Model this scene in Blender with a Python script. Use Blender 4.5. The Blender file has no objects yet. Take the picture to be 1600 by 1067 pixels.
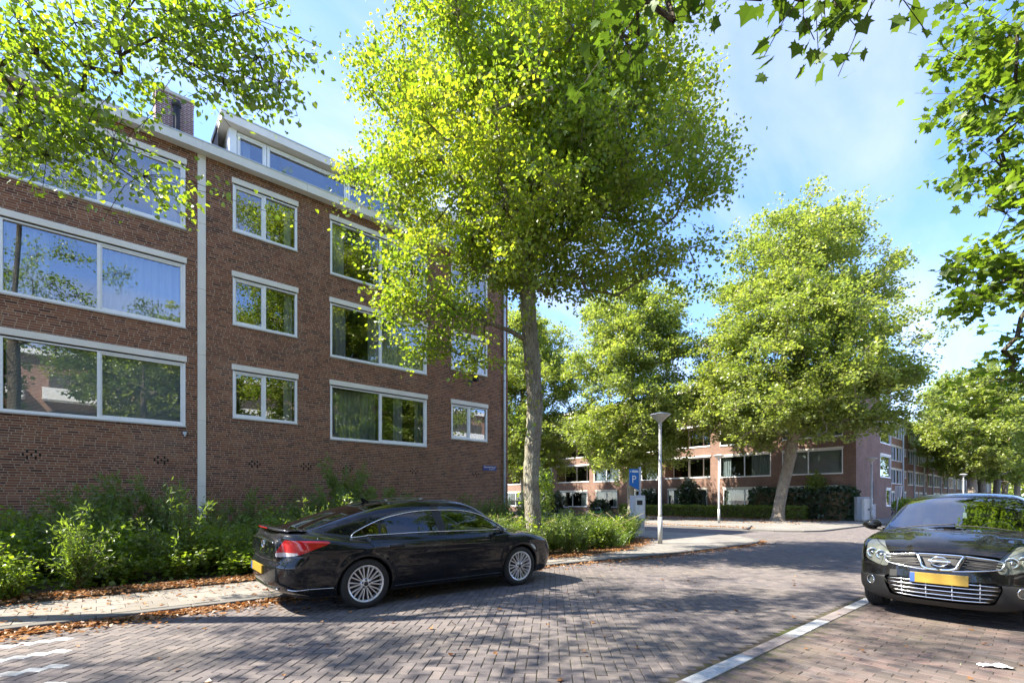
import bpy, bmesh, math, random
import numpy as np
from mathutils import Vector, Matrix
R = math.radians
rng = np.random.default_rng(7)
random.seed(7)
scene = bpy.context.scene
COL = scene.collection

# ------------------------------------------------------------------ camera
TH = math.atan2(894, 762)
cam_d = bpy.data.cameras.new('camera'); cam = bpy.data.objects.new('camera', cam_d); COL.objects.link(cam)
cam.location = (0, 0, 1.5); cam.rotation_euler = (R(90), 0, TH - R(90))
cam_d.sensor_width = 36; cam_d.lens = 762 / 1600 * 36; cam_d.shift_y = 247.5 / 1600
cam_d.clip_start = 0.05; cam_d.clip_end = 3000
scene.camera = cam

# ------------------------------------------------------------------ sky and sun
SUN = Vector((-0.74, 0.54, 1.0)).normalized()
world = bpy.data.worlds.new('World'); scene.world = world; world.use_nodes = True
nt = world.node_tree; nt.nodes.clear()
def N(t, typ, **kw):
    n = t.nodes.new(typ)
    for k, v in kw.items(): setattr(n, k, v)
    return n
sky = N(nt, 'ShaderNodeTexSky', sky_type='NISHITA'); sky.sun_disc = False
sky.sun_elevation = math.asin(SUN.z); sky.sun_rotation = math.atan2(SUN.x, SUN.y)
sky.air_density = 1.0; sky.dust_density = 0.35; sky.ozone_density = 2.6; sky.altitude = 0
tc = N(nt, 'ShaderNodeTexCoord')
# thin cirrus: noise on the sky plane (direction / height)
sep = N(nt, 'ShaderNodeSeparateXYZ'); nt.links.new(tc.outputs['Generated'], sep.inputs[0])
zc = N(nt, 'ShaderNodeMath', operation='MAXIMUM'); nt.links.new(sep.outputs[2], zc.inputs[0]); zc.inputs[1].default_value = 0.0
za = N(nt, 'ShaderNodeMath', operation='ADD'); nt.links.new(zc.outputs[0], za.inputs[0]); za.inputs[1].default_value = 0.22
dx = N(nt, 'ShaderNodeMath', operation='DIVIDE'); nt.links.new(sep.outputs[0], dx.inputs[0]); nt.links.new(za.outputs[0], dx.inputs[1])
dy = N(nt, 'ShaderNodeMath', operation='DIVIDE'); nt.links.new(sep.outputs[1], dy.inputs[0]); nt.links.new(za.outputs[0], dy.inputs[1])
cmb = N(nt, 'ShaderNodeCombineXYZ'); nt.links.new(dx.outputs[0], cmb.inputs[0]); nt.links.new(dy.outputs[0], cmb.inputs[1])
mp = N(nt, 'ShaderNodeMapping'); mp.inputs['Rotation'].default_value = (0, 0, R(62)); mp.inputs['Scale'].default_value = (0.8, 2.6, 1); mp.inputs['Location'].default_value = (3.3, 1.2, 0)
nt.links.new(cmb.outputs[0], mp.inputs[0])
n1 = N(nt, 'ShaderNodeTexNoise'); n1.inputs['Scale'].default_value = 1.1; n1.inputs['Detail'].default_value = 7; n1.inputs['Roughness'].default_value = 0.52; n1.inputs['Distortion'].default_value = 0.25
nt.links.new(mp.outputs[0], n1.inputs['Vector'])
cr = N(nt, 'ShaderNodeMapRange'); cr.inputs[1].default_value = 0.44; cr.inputs[2].default_value = 0.76; cr.inputs[3].default_value = 0.04; cr.inputs[4].default_value = 0.85
nt.links.new(n1.outputs['Fac'], cr.inputs[0])
mixc = N(nt, 'ShaderNodeMix', data_type='RGBA'); mixc.inputs[7].default_value = (1.85, 1.92, 2.05, 1)
tint = N(nt, 'ShaderNodeMix', data_type='RGBA', blend_type='MULTIPLY'); tint.inputs[0].default_value = 1.0; tint.inputs[7].default_value = (0.52, 0.60, 0.80, 1)
nt.links.new(sky.outputs[0], tint.inputs[6])
nt.links.new(cr.outputs[0], mixc.inputs[0]); nt.links.new(tint.outputs[2], mixc.inputs[6])
bg = N(nt, 'ShaderNodeBackground'); bg.inputs[1].default_value = 0.15
wo = N(nt, 'ShaderNodeOutputWorld')
nt.links.new(mixc.outputs[2], bg.inputs[0]); nt.links.new(bg.outputs[0], wo.inputs[0])
sun_d = bpy.data.lights.new('sun', 'SUN'); sun_d.energy = 4.2; sun_d.angle = R(0.53); sun_d.color = (1.0, 0.91, 0.77)
sun_o = bpy.data.objects.new('sun', sun_d); COL.objects.link(sun_o)
sun_o.rotation_euler = (-SUN).to_track_quat('-Z', 'Y').to_euler()
sun_o.location = (0, 0, 60)
scene.view_settings.view_transform = 'Standard'; scene.view_settings.look = 'None'
scene.view_settings.exposure = 2.2; scene.view_settings.gamma = 1.0
scene.view_settings.use_curve_mapping = False
scene.render.engine = 'CYCLES'
scene.cycles.max_bounces = 9; scene.cycles.diffuse_bounces = 4; scene.cycles.glossy_bounces = 4
scene.cycles.transmission_bounces = 6; scene.cycles.transparent_max_bounces = 14
scene.cycles.caustics_reflective = False; scene.cycles.caustics_refractive = False
scene.cycles.use_denoising = True

# ------------------------------------------------------------------ object helpers
def mesh_np(name, V, F, smooth=False, mats=None, midx=None):
    """V (n,3) array; F list of (m,k) index arrays, k = 3 or 4"""
    if isinstance(F, np.ndarray): F = [F]
    F = [f for f in F if len(f)]
    me = bpy.data.meshes.new(name)
    V = np.asarray(V, dtype=np.float32)
    me.vertices.add(len(V)); me.vertices.foreach_set('co', V.ravel())
    nl = sum(f.size for f in F); nf = sum(len(f) for f in F)
    me.loops.add(nl); me.polygons.add(nf)
    me.loops.foreach_set('vertex_index', np.concatenate([f.ravel() for f in F]).astype(np.int32))
    tot = np.concatenate([np.full(len(f), f.shape[1], np.int32) for f in F])
    st = np.concatenate([[0], np.cumsum(tot)[:-1]]).astype(np.int32)
    me.polygons.foreach_set('loop_start', st)
    me.polygons.foreach_set('use_smooth', np.full(nf, bool(smooth)))
    if midx is not None: me.polygons.foreach_set('material_index', np.asarray(midx, np.int32))
    me.update(calc_edges=True); me.validate()
    return me
def tag(o, label=None, cat=None, group=None, kind=None):
    if label: o['label'] = label
    if cat: o['category'] = cat
    if group: o['group'] = group
    if kind: o['kind'] = kind
    return o
def link(name, me, mat=None, parent=None):
    o = bpy.data.objects.new(name, me); COL.objects.link(o)
    if mat is not None and me is not None:
        for m in (mat if isinstance(mat, (list, tuple)) else [mat]):
            if m.name not in [x.name for x in me.materials if x]: me.materials.append(m)
    if parent is not None: o.parent = parent
    return o
def empty(name, loc=(0, 0, 0), rz=0.0):
    o = bpy.data.objects.new(name, None); COL.objects.link(o)
    o.location = loc; o.rotation_euler = (0, 0, rz); o.empty_display_size = 0.2
    return o
def copy_tree(o, parent=None):
    c = o.copy(); COL.objects.link(c); c.parent = parent
    for ch in o.children: copy_tree(ch, c)
    return c
class MB:
    """collects shapes for ONE mesh"""
    def __init__(s): s.v = []; s.f = {3: [], 4: []}; s.n = 0
    def add(s, V, *Fs):
        V = np.asarray(V, float).reshape(-1, 3)
        for F in Fs:
            F = np.asarray(F, int)
            if len(F): s.f[F.shape[1]].append(F + s.n)
        s.v.append(V); s.n += len(V); return s
    def box(s, x0, x1, y0, y1, z0, z1, M=None):
        V = np.array([(x, y, z) for z in (z0, z1) for y in (y0, y1) for x in (x0, x1)], float)
        if M is not None: V = V @ np.array(M.to_3x3()).T + np.array(M.translation)
        return s.add(V, [(0, 2, 3, 1), (4, 5, 7, 6), (0, 1, 5, 4), (2, 6, 7, 3), (0, 4, 6, 2), (1, 3, 7, 5)])
    def bbox(s, x0, x1, y0, y1, z0, z1, b=0.01, M=None):
        """box with chamfered edges"""
        bm = bmesh.new(); bmesh.ops.create_cube(bm, size=1)
        for v in bm.verts:
            v.co = Vector(((x0 + x1) / 2 + v.co.x * (x1 - x0), (y0 + y1) / 2 + v.co.y * (y1 - y0), (z0 + z1) / 2 + v.co.z * (z1 - z0)))
        bmesh.ops.bevel(bm, geom=bm.edges[:], offset=b, segments=2, affect='EDGES', profile=0.5)
        if M is not None: bm.transform(M)
        return s.from_bm(bm)
    def from_bm(s, bm):
        bmesh.ops.triangulate(bm, faces=[f for f in bm.faces if len(f.verts) > 4])
        bm.verts.index_update()
        V = [v.co[:] for v in bm.verts]
        F3 = [[v.index for v in f.verts] for f in bm.faces if len(f.verts) == 3]
        F4 = [[v.index for v in f.verts] for f in bm.faces if len(f.verts) == 4]
        bm.free()
        return s.add(V, *[np.array(F) for F in (F3, F4) if F])
    def tube(s, pts, rad, k=8, cap=True):
        P = np.asarray(pts, float); n = len(P)
        rad = np.full(n, rad, float) if np.isscalar(rad) else np.asarray(rad, float)
        T = np.gradient(P, axis=0); T /= np.linalg.norm(T, axis=1)[:, None] + 1e-12
        a = np.array([0, 0, 1.0]) if abs(T[0][2]) < 0.9 else np.array([1.0, 0, 0])
        u = np.cross(T[0], a); u /= np.linalg.norm(u); U = []
        for t in T:
            u = u - t * np.dot(u, t); u /= np.linalg.norm(u) + 1e-12; U.append(u)
        U = np.array(U); W = np.cross(T, U)
        ang = np.linspace(0, 2 * math.pi, k, endpoint=False)
        V = P[:, None] + rad[:, None, None] * (np.cos(ang)[None, :, None] * U[:, None] + np.sin(ang)[None, :, None] * W[:, None])
        i = np.arange(n - 1)[:, None] * k; j = np.arange(k)[None, :]; j2 = (j + 1) % k
        F = np.stack([i + j, i + j2, i + k + j2, i + k + j], -1).reshape(-1, 4)
        V = V.reshape(-1, 3)
        if cap:
            V = np.vstack([V, P[0], P[-1]]); a0 = n * k
            jj = np.arange(k)
            s.add(V, F, np.stack([jj, np.full(k, a0), (jj + 1) % k], -1) * 1, np.stack([(n - 1) * k + (jj + 1) % k, np.full(k, a0 + 1), (n - 1) * k + jj], -1))
        else: s.add(V, F)
        return s
    def lathe(s, prof, k=20, axis='z', c=(0, 0, 0)):
        """prof list of (r, h)"""
        pr = np.array(prof, float); ang = np.linspace(0, 2 * math.pi, k, endpoint=False)
        V = np.stack([pr[:, 0][:, None] * np.cos(ang), pr[:, 0][:, None] * np.sin(ang), np.repeat(pr[:, 1][:, None], k, 1)], -1).reshape(-1, 3)
        if axis == 'y': V = V[:, [0, 2, 1]] * np.array([1, 1, -1])
        if axis == 'x': V = V[:, [2, 0, 1]]
        V = V + np.array(c)
        n = len(pr); i = np.arange(n - 1)[:, None] * k; j = np.arange(k)[None, :]; j2 = (j + 1) % k
        return s.add(V, np.stack([i + j, i + j2, i + k + j2, i + k + j], -1).reshape(-1, 4))
    def prism(s, poly, y0, y1, plane='xz'):
        """extrude a 2-D polygon"""
        bm = bmesh.new()
        def P(a, b, c): return {'xz': (a, c, b), 'xy': (a, b, c), 'yz': (c, a, b)}[plane]
        v0 = [bm.verts.new(P(a, b, y0)) for a, b in poly]; v1 = [bm.verts.new(P(a, b, y1)) for a, b in poly]
        bm.faces.new(v0); bm.faces.new(v1[::-1]); n = len(poly)
        for i in range(n): bm.faces.new((v0[i], v1[i], v1[(i + 1) % n], v0[(i + 1) % n]))
        bmesh.ops.recalc_face_normals(bm, faces=bm.faces)
        return s.from_bm(bm)
    def mesh(s, name, smooth=False):
        return mesh_np(name, np.vstack(s.v), [np.vstack(s.f[k]) for k in (3, 4) if s.f[k]], smooth)
    def build(s, name, mat, parent=None, smooth=False):
        return link(name, s.mesh(name, smooth), mat, parent)
def smooth_by_angle(o, deg=35):
    me = o.data
    me.polygons.foreach_set('use_smooth', np.ones(len(me.polygons), bool))
    bm = bmesh.new(); bm.from_mesh(me)
    for e in bm.edges:
        if len(e.link_faces) == 2 and e.calc_face_angle(0) > R(deg): e.smooth = False
    bm.to_mesh(me); bm.free(); return o

# ------------------------------------------------------------------ materials
M = {}
class NT:
    def __init__(s, name):
        s.m = bpy.data.materials.new(name); s.m.use_nodes = True; s.t = s.m.node_tree; s.t.nodes.clear()
        s.out = s.n('ShaderNodeOutputMaterial'); M[name] = s.m
    def n(s, typ, ins=None, **kw):
        n = s.t.nodes.new(typ)
        for k, v in kw.items(): setattr(n, k, v)
        for k, v in (ins or {}).items():
            if isinstance(v, bpy.types.NodeSocket): s.t.links.new(v, n.inputs[k])
            else: n.inputs[k].default_value = v
        return n
    def l(s, a, b): s.t.links.new(a, b)
    def ramp(s, fac, stops, interp='LINEAR'):
        r = s.n('ShaderNodeValToRGB'); r.color_ramp.interpolation = interp
        e = r.color_ramp.elements
        while len(e) < len(stops): e.new(0.5)
        for x, (p, c) in zip(e, stops): x.position = p; x.color = (*c, 1) if len(c) == 3 else c
        s.l(fac, r.inputs[0]); return r.outputs[0]
    def noise(s, scale, detail=3, rough=0.5, coord='Object', vec=None, dist=0.0):
        if vec is None: vec = s.n('ShaderNodeTexCoord').outputs[coord]
        return s.n('ShaderNodeTexNoise', {'Vector': vec, 'Scale': scale, 'Detail': detail, 'Roughness': rough, 'Distortion': dist}).outputs[0]
    def math(s, op, a, b=0.0, c=None):
        d = {0: a, 1: b}
        if c is not None: d[2] = c
        return s.n('ShaderNodeMath', d, operation=op).outputs[0]
    def mix(s, fac, a, b, typ='MIX'):
        def c(v): return (*v, 1) if isinstance(v, tuple) and len(v) == 3 else v
        return s.n('ShaderNodeMix', {0: fac, 6: c(a), 7: c(b)}, data_type='RGBA', blend_type=typ).outputs[2]
    def bump(s, h, strength=0.3, dist=0.01):
        return s.n('ShaderNodeBump', {'Height': h, 'Strength': strength, 'Distance': dist}).outputs[0]
    def pbr(s, col, rough=0.6, metal=0.0, spec=0.4, normal=None, coat=0.0, **kw):
        d = {'Base Color': (*col, 1) if isinstance(col, tuple) and len(col) == 3 else col, 'Roughness': rough, 'Metallic': metal, 'Specular IOR Level': spec, 'Coat Weight': coat, 'Coat Roughness': 0.02}
        if normal is not None: d['Normal'] = normal
        d.update(kw)
        b = s.n('ShaderNodeBsdfPrincipled', d); s.l(b.outputs[0], s.out.inputs[0]); return s
def plain(name, col, rough=0.6, metal=0.0, spec=0.4, coat=0.0, var=0.12, scale=6.0, bump=0.0):
    t = NT(name); nz = t.noise(scale, 5, 0.6)
    lo = tuple(c * (1 - var) for c in col); hi = tuple(min(1, c * (1 + var)) for c in col)
    nrm = t.bump(t.noise(scale * 12, 4, 0.6), bump, 0.004) if bump else None
    t.pbr(t.ramp(nz, [(0.3, lo), (0.7, hi)]), rough, metal, spec, nrm, coat); return t.m

def piece_random(t):
    """one random number per brick, for single bricks and for joined ones alike"""
    a = t.n('ShaderNodeObjectInfo').outputs['Random']; b = t.n('ShaderNodeNewGeometry').outputs['Random Per Island']
    return t.math('FRACT', t.math('ADD', a, b))
def paver(name, stops, grain=90, rough=0.85, big=0.5, dirt=(0.16, 0.14, 0.11), dirt_amt=0.35, bump=0.5):
    t = NT(name); r = piece_random(t)
    col = t.ramp(r, stops)
    pos = t.n('ShaderNodeNewGeometry').outputs['Position']
    g = t.noise(grain, 3, 0.7, vec=pos); b = t.noise(big, 4, 0.6, vec=pos)
    col = t.mix(0.35, col, t.ramp(g, [(0.3, (0.25,) * 3), (0.7, (0.95,) * 3)]), 'OVERLAY')
    col = t.mix(t.math('MULTIPLY', t.ramp(b, [(0.42, (0, 0, 0)), (0.68, (1, 1, 1))]), dirt_amt), col, dirt)
    t.pbr(col, rough, 0, 0.3, t.bump(t.math('ADD', g, t.noise(grain * 3, 2, vec=pos)), bump, 0.003)); return t.m

paver('clinker', [(0.0, (0.0840, 0.0757, 0.0792)), (0.35, (0.1058, 0.0948, 0.0972)), (0.7, (0.1260, 0.1114, 0.1098)), (1.0, (0.1512, 0.1305, 0.1233))])
paver('bay_brick', [(0.0, (0.0858, 0.0732, 0.0708)), (0.3, (0.1131, 0.0909, 0.0847)), (0.6, (0.1404, 0.1040, 0.0939)), (0.85, (0.1248, 0.1078, 0.1040)), (1.0, (0.1638, 0.1155, 0.1016))], dirt=(0.1092, 0.0924, 0.0693), dirt_amt=0.55, big=1.3)
paver('white_brick', [(0.0, (0.3280, 0.3444, 0.3526)), (1.0, (0.4592, 0.4674, 0.4674))], dirt=(0.1968, 0.1886, 0.1804), dirt_amt=0.6, big=4.0)
paver('line_grey_brick', [(0.0, (0.17, 0.15, 0.15)), (1.0, (0.24, 0.21, 0.205))])
paver('paving_tile', [(0.0, (0.145, 0.137, 0.125)), (0.5, (0.18, 0.17, 0.155)), (1.0, (0.215, 0.20, 0.18))], grain=140, big=0.8, dirt=(0.2, 0.165, 0.12), dirt_amt=0.5)
paver('kerb_stone', [(0.0, (0.10, 0.098, 0.094)), (1.0, (0.15, 0.145, 0.138))], grain=120, big=1.2, dirt=(0.12, 0.11, 0.09), dirt_amt=0.6)
def joint_mat():
    t = NT('joint_sand'); pos = t.n('ShaderNodeNewGeometry').outputs['Position']
    a = t.noise(1.4, 5, 0.65, vec=pos); b = t.noise(60, 3, vec=pos)
    col = t.ramp(a, [(0.36, (0.10, 0.088, 0.075)), (0.55, (0.11, 0.10, 0.07)), (0.70, (0.09, 0.105, 0.04))])
    t.pbr(t.mix(0.4, col, t.ramp(b, [(0.3, (0.2,) * 3), (0.7, (0.8,) * 3)]), 'OVERLAY'), 0.95, 0, 0.1, t.bump(b, 0.6, 0.004))
joint_mat()
def joint_dark():
    t = NT('joint_dark'); pos = t.n('ShaderNodeNewGeometry').outputs['Position']
    a = t.noise(1.4, 5, 0.65, vec=pos); b = t.noise(60, 3, vec=pos)
    t.pbr(t.ramp(a, [(0.36, (0.07, 0.06, 0.05)), (0.52, (0.08, 0.07, 0.048)), (0.66, (0.072, 0.08, 0.03))]), 0.95, 0, 0.1, t.bump(b, 0.6, 0.004))
joint_dark()
def far_pave(name, c0, c1, sx, sy):
    t = NT(name); pos = t.n('ShaderNodeNewGeometry').outputs['Position']
    mpn = t.n('ShaderNodeMapping', {'Vector': pos, 'Scale': (1 / sx, 1 / sx, 1)})
    br = t.n('ShaderNodeTexBrick', {'Vector': mpn.outputs[0], 'Color1': (*c0, 1), 'Color2': (*c1, 1), 'Mortar': (c0[0] * .55, c0[1] * .55, c0[2] * .5, 1), 'Scale': 1.0, 'Mortar Size': 0.035, 'Brick Width': 1.0, 'Row Height': sy / sx})
    col = t.mix(0.4, br.outputs[0], t.ramp(t.noise(0.6, 5, 0.6, vec=pos), [(0.3, (0.3,) * 3), (0.7, (0.75,) * 3)]), 'OVERLAY')
    t.pbr(col, 0.9, 0, 0.2, t.bump(t.noise(60, 3, vec=pos), 0.3, 0.004))
far_pave('far_clinker', (0.1242, 0.1122, 0.1122), (0.1610, 0.1435, 0.1380), 0.2, 0.1)
far_pave('far_tile', (0.18, 0.172, 0.158), (0.225, 0.213, 0.195), 0.3, 0.3)
def ground_mat():
    t = NT('soil'); pos = t.n('ShaderNodeNewGeometry').outputs['Position']
    a = t.noise(2.2, 6, 0.7, vec=pos); b = t.noise(40, 4, 0.7, vec=pos)
    col = t.mix(0.5, t.ramp(a, [(0.3, (0.055, 0.04, 0.028)), (0.7, (0.12, 0.085, 0.055))]), t.ramp(b, [(0.3, (0.2,) * 3), (0.7, (0.8,) * 3)]), 'OVERLAY')
    t.pbr(col, 0.95, 0, 0.1, t.bump(b, 0.8, 0.02))
    t = NT('far_ground'); pos = t.n('ShaderNodeNewGeometry').outputs['Position']
    t.pbr(t.ramp(t.noise(0.15, 6, 0.7, vec=pos), [(0.3, (0.16, 0.14, 0.125)), (0.7, (0.22, 0.20, 0.18))]), 0.95, 0, 0.1)
ground_mat()
def wall_brick():
    t = NT('wall_brick'); r = piece_random(t); pos = t.n('ShaderNodeNewGeometry').outputs['Position']
    col = t.ramp(r, [(0.0, (0.0731, 0.0334, 0.0276)), (0.12, (0.1290, 0.0528, 0.0350)), (0.45, (0.2021, 0.0792, 0.0460)), (0.75, (0.2408, 0.1012, 0.0552)), (0.93, (0.2838, 0.1338, 0.0773)), (1.0, (0.1376, 0.0704, 0.0598))])
    big = t.noise(0.55, 5, 0.6, vec=pos); g = t.noise(110, 3, 0.7, vec=pos)
    col = t.mix(0.30, col, t.ramp(g, [(0.3, (0.25,) * 3), (0.7, (0.8,) * 3)]), 'OVERLAY')
    col = t.mix(t.math('MULTIPLY', t.ramp(big, [(0.58, (0, 0, 0)), (0.78, (1, 1, 1))]), 0.30), col, (0.42, 0.31, 0.23))
    col = t.mix(t.math('MULTIPLY', t.ramp(t.noise(0.9, 4, 0.6, vec=pos), [(0.52, (0, 0, 0)), (0.72, (1, 1, 1))]), 0.45), col, (0.11, 0.06, 0.042))
    t.pbr(col, 0.9, 0, 0.2, t.bump(g, 0.5, 0.004))
    t = NT('mortar'); pos = t.n('ShaderNodeNewGeometry').outputs['Position']
    t.pbr(t.ramp(t.noise(1.5, 5, 0.6, vec=pos), [(0.3, (0.33, 0.26, 0.195)), (0.7, (0.46, 0.37, 0.28))]), 0.95, 0, 0.1)
wall_brick()
def brick_tex(name, c0, c1, axis, mortar=(0.33, 0.28, 0.25)):
    """brickwork too far away to tell the pieces apart; axis = the horizontal axis of the wall"""
    t = NT(name); pos = t.n('ShaderNodeNewGeometry').outputs['Position']
    sp = t.n('ShaderNodeSeparateXYZ', {0: pos}); cb = t.n('ShaderNodeCombineXYZ', {0: sp.outputs[axis], 1: sp.outputs[2]})
    br = t.n('ShaderNodeTexBrick', {'Vector': cb.outputs[0], 'Color1': (*c0, 1), 'Color2': (*c1, 1), 'Mortar': (*mortar, 1), 'Scale': 1.0, 'Mortar Size': 0.007, 'Bias': -0.1, 'Brick Width': 0.22, 'Row Height': 0.0625})
    col = t.mix(0.45, br.outputs[0], t.ramp(t.noise(0.7, 5, 0.6, vec=pos), [(0.3, (0.32,) * 3), (0.7, (0.7,) * 3)]), 'OVERLAY')
    t.pbr(col, 0.9, 0, 0.2, t.bump(br.outputs[1], -0.4, 0.006))
for ax, s in ((0, 'x'), (1, 'y')):
    brick_tex('brick_far_' + s, (0.1600, 0.0840, 0.0576), (0.2240, 0.1200, 0.0840), ax)
    brick_tex('brick_dark_' + s, (0.20, 0.10, 0.07), (0.28, 0.145, 0.10), ax)
    brick_tex('brick_purple_' + s, (0.16, 0.085, 0.085), (0.23, 0.125, 0.115), ax, (0.5, 0.46, 0.44))
plain('white_paint', (0.80, 0.82, 0.82), 0.45, var=0.05, scale=2.5)
plain('cream_paint', (0.74, 0.71, 0.63), 0.5, var=0.07, scale=1.5)
plain('concrete', (0.46, 0.44, 0.39), 0.8, var=0.14, scale=3, bump=0.2)
plain('white_panel', (0.74, 0.72, 0.68), 0.5, var=0.06, scale=1.2)
plain('zinc', (0.55, 0.61, 0.66), 0.5, 0.1, var=0.15, scale=4)
plain('galvanised', (0.42, 0.43, 0.42), 0.5, 0.35, var=0.22, scale=14)
plain('lamp_shell', (0.52, 0.50, 0.46), 0.45, var=0.1)
plain('black_plastic', (0.022, 0.022, 0.023), 0.55, var=0.2)
plain('dark_hole', (0.012, 0.010, 0.009), 0.95, var=0.1)
plain('roof_felt', (0.06, 0.06, 0.062), 0.9, var=0.2, scale=1.2)
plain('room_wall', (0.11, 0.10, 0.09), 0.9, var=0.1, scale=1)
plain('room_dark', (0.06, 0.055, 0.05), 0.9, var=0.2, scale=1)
plain('grey_metal', (0.46, 0.48, 0.53), 0.5, var=0.06, scale=2)
plain('cabinet_green', (0.30, 0.33, 0.32), 0.6, var=0.1, scale=2)
plain('sign_blue', (0.012, 0.15, 0.50), 0.4, var=0.04)
plain('name_blue', (0.02, 0.03, 0.17), 0.35, var=0.04)
plain('sign_white', (0.78, 0.78, 0.78), 0.45, var=0.02)
plain('paper', (0.75, 0.75, 0.76), 0.7, var=0.05)
def bark(name, lo, hi, lichen, crack):
    t = NT(name); pos = t.n('ShaderNodeTexCoord').outputs['Object']
    mp_ = t.n('ShaderNodeMapping', {'Vector': pos, 'Scale': (1, 1, .28)}).outputs[0]
    v = t.n('ShaderNodeTexVoronoi', {'Vector': mp_, 'Scale': 17.0}, feature='DISTANCE_TO_EDGE').outputs[0]
    n_ = t.noise(9, 6, .7, vec=mp_); big = t.noise(2.4, 5, .6, vec=pos)
    col = t.mix(t.ramp(big, [(.42, (0, 0, 0)), (.66, (1, 1, 1))]), t.ramp(n_, [(.3, lo), (.7, hi)]), lichen)
    col = t.mix(t.ramp(v, [(.0, (crack,) * 3), (.10, (0, 0, 0))]), col, tuple(c * .35 for c in lo))
    h = t.math('ADD', t.math('MULTIPLY', t.ramp(v, [(0, (0, 0, 0)), (.18, (1, 1, 1))]), .6), n_)
    t.pbr(col, .95, 0, .15, t.bump(h, .9, .03))
bark('bark', (.15, .13, .10), (.31, .28, .225), (.30, .30, .225), .55); bark('bark_dark', (.06, .048, .038), (.14, .115, .09), (.12, .115, .085), .6); bark('bark_pale', (.19, .155, .12), (.36, .30, .24), (.33, .30, .235), .6)
plain('stem', (0.14, 0.10, 0.055), 0.9, var=0.3)
plain('straw', (0.42, 0.33, 0.17), 0.9, var=0.2)
plain('chrome', (0.70, 0.71, 0.72), 0.13, 1.0, var=0.02)
plain('alloy', (0.74, 0.74, 0.75), 0.33, 0.6, var=0.04)
plain('tyre', (0.022, 0.022, 0.022), 0.75, var=0.25, scale=20)
plain('seat_fabric', (0.035, 0.034, 0.034), 0.85, var=0.2)
plain('plate_yellow', (0.34, 0.22, 0.03), 0.4, var=0.04)
plain('plate_blue', (0.05, 0.11, 0.38), 0.4, var=0.04)
plain('cladding', (0.017, 0.0175, 0.018), 0.5, var=0.12, scale=30)
plain('feather', (0.05, 0.05, 0.06), 0.7, var=0.3, scale=30)
plain('bike_green', (0.02, 0.30, 0.11), 0.35, var=0.05, coat=0.3)
plain('bike_black', (0.03, 0.03, 0.032), 0.4, var=0.1)
plain('graffiti', (0.50, 0.51, 0.53), 0.6, var=0.45, scale=9)
def glass(name, tint, f0=0.06, rough=0.0, gain=1.0):
    t = NT(name)
    fac = t.n('ShaderNodeLayerWeight', {0: 0.5}).outputs['Facing']
    p5 = t.math('POWER', fac, 4.0)
    fr = t.math('MINIMUM', t.math('MULTIPLY_ADD', p5, gain * (1 - f0), f0), 0.95)
    tr = t.n('ShaderNodeBsdfTransparent', {0: (*tint, 1)}); gl = t.n('ShaderNodeBsdfGlossy', {0: (1, 1, 1, 1), 'Roughness': rough})
    mx = t.n('ShaderNodeMixShader', {0: fr, 1: tr.outputs[0], 2: gl.outputs[0]}); t.l(mx.outputs[0], t.out.inputs[0]); return t.m
glass('window_glass', (0.80, 0.83, 0.84), 0.17, 0.0, 1.2)
glass('far_glass', (0.75, 0.80, 0.80), 0.07, 0.0, 0.7)
glass('car_glass', (0.34, 0.42, 0.40), 0.10, 0.0, 1.0)
glass('screen_glass', (0.42, 0.50, 0.50), 0.24, 0.0, 1.1)
glass('privacy_glass', (0.07, 0.08, 0.085), 0.07, 0.0, 1.0)
glass('lamp_glass', (0.86, 0.88, 0.86), 0.06, 0.0, 1.0)
def cloth(name, col, tr=0.5):
    t = NT(name); d = t.n('ShaderNodeBsdfDiffuse', {0: (*col, 1)}); tl = t.n('ShaderNodeBsdfTranslucent', {0: (*col, 1)})
    mx = t.n('ShaderNodeMixShader', {0: tr, 1: d.outputs[0], 2: tl.outputs[0]}); t.l(mx.outputs[0], t.out.inputs[0])
cloth('curtain', (0.72, 0.74, 0.76), 0.35); cloth('curtain_grey', (0.52, 0.55, 0.54), 0.3); cloth('blind', (0.80, 0.84, 0.80), 0.3)
def leaf(name, stops, trans=(1.0, 1.08, 0.34), mixf=0.45, gloss=0.07):
    t = NT(name); g = t.n('ShaderNodeNewGeometry')
    pos = t.n('ShaderNodeTexCoord').outputs['Object']
    r = t.math('MULTIPLY_ADD', g.outputs['Random Per Island'], 0.45, t.math('MULTIPLY_ADD', t.noise(0.45, 3, 0.6, vec=pos), 0.9, -0.18))
    col = t.ramp(r, stops)
    tcol = t.mix(1.0, col, (*trans, 1) if len(trans) == 3 else trans, 'MULTIPLY')
    tcol = t.n('ShaderNodeVectorMath', {0: tcol, 1: (2.15, 2.15, 2.15)}, operation='MULTIPLY').outputs[0]
    d = t.n('ShaderNodeBsdfDiffuse', {0: col}); tl = t.n('ShaderNodeBsdfTranslucent', {0: tcol})
    gl = t.n('ShaderNodeBsdfGlossy', {0: (0.9, 0.95, 1, 1), 'Roughness': 0.42})
    m1 = t.n('ShaderNodeMixShader', {0: mixf, 1: d.outputs[0], 2: tl.outputs[0]})
    m2 = t.n('ShaderNodeMixShader', {0: gloss, 1: m1.outputs[0], 2: gl.outputs[0]}); t.l(m2.outputs[0], t.out.inputs[0])
leaf('leaf_linden', [(0.0, (0.085, 0.15, 0.022)), (0.42, (0.165, 0.225, 0.03)), (0.72, (0.28, 0.30, 0.042)), (0.95, (0.40, 0.37, 0.062)), (1.0, (0.36, 0.24, 0.06))], mixf=.5, gloss=.04)
leaf('leaf_near', [(0.0, (0.075, 0.13, 0.016)), (0.45, (0.14, 0.20, 0.024)), (0.8, (0.22, 0.27, 0.03)), (1.0, (0.34, 0.30, 0.035))], mixf=.6)
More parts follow.
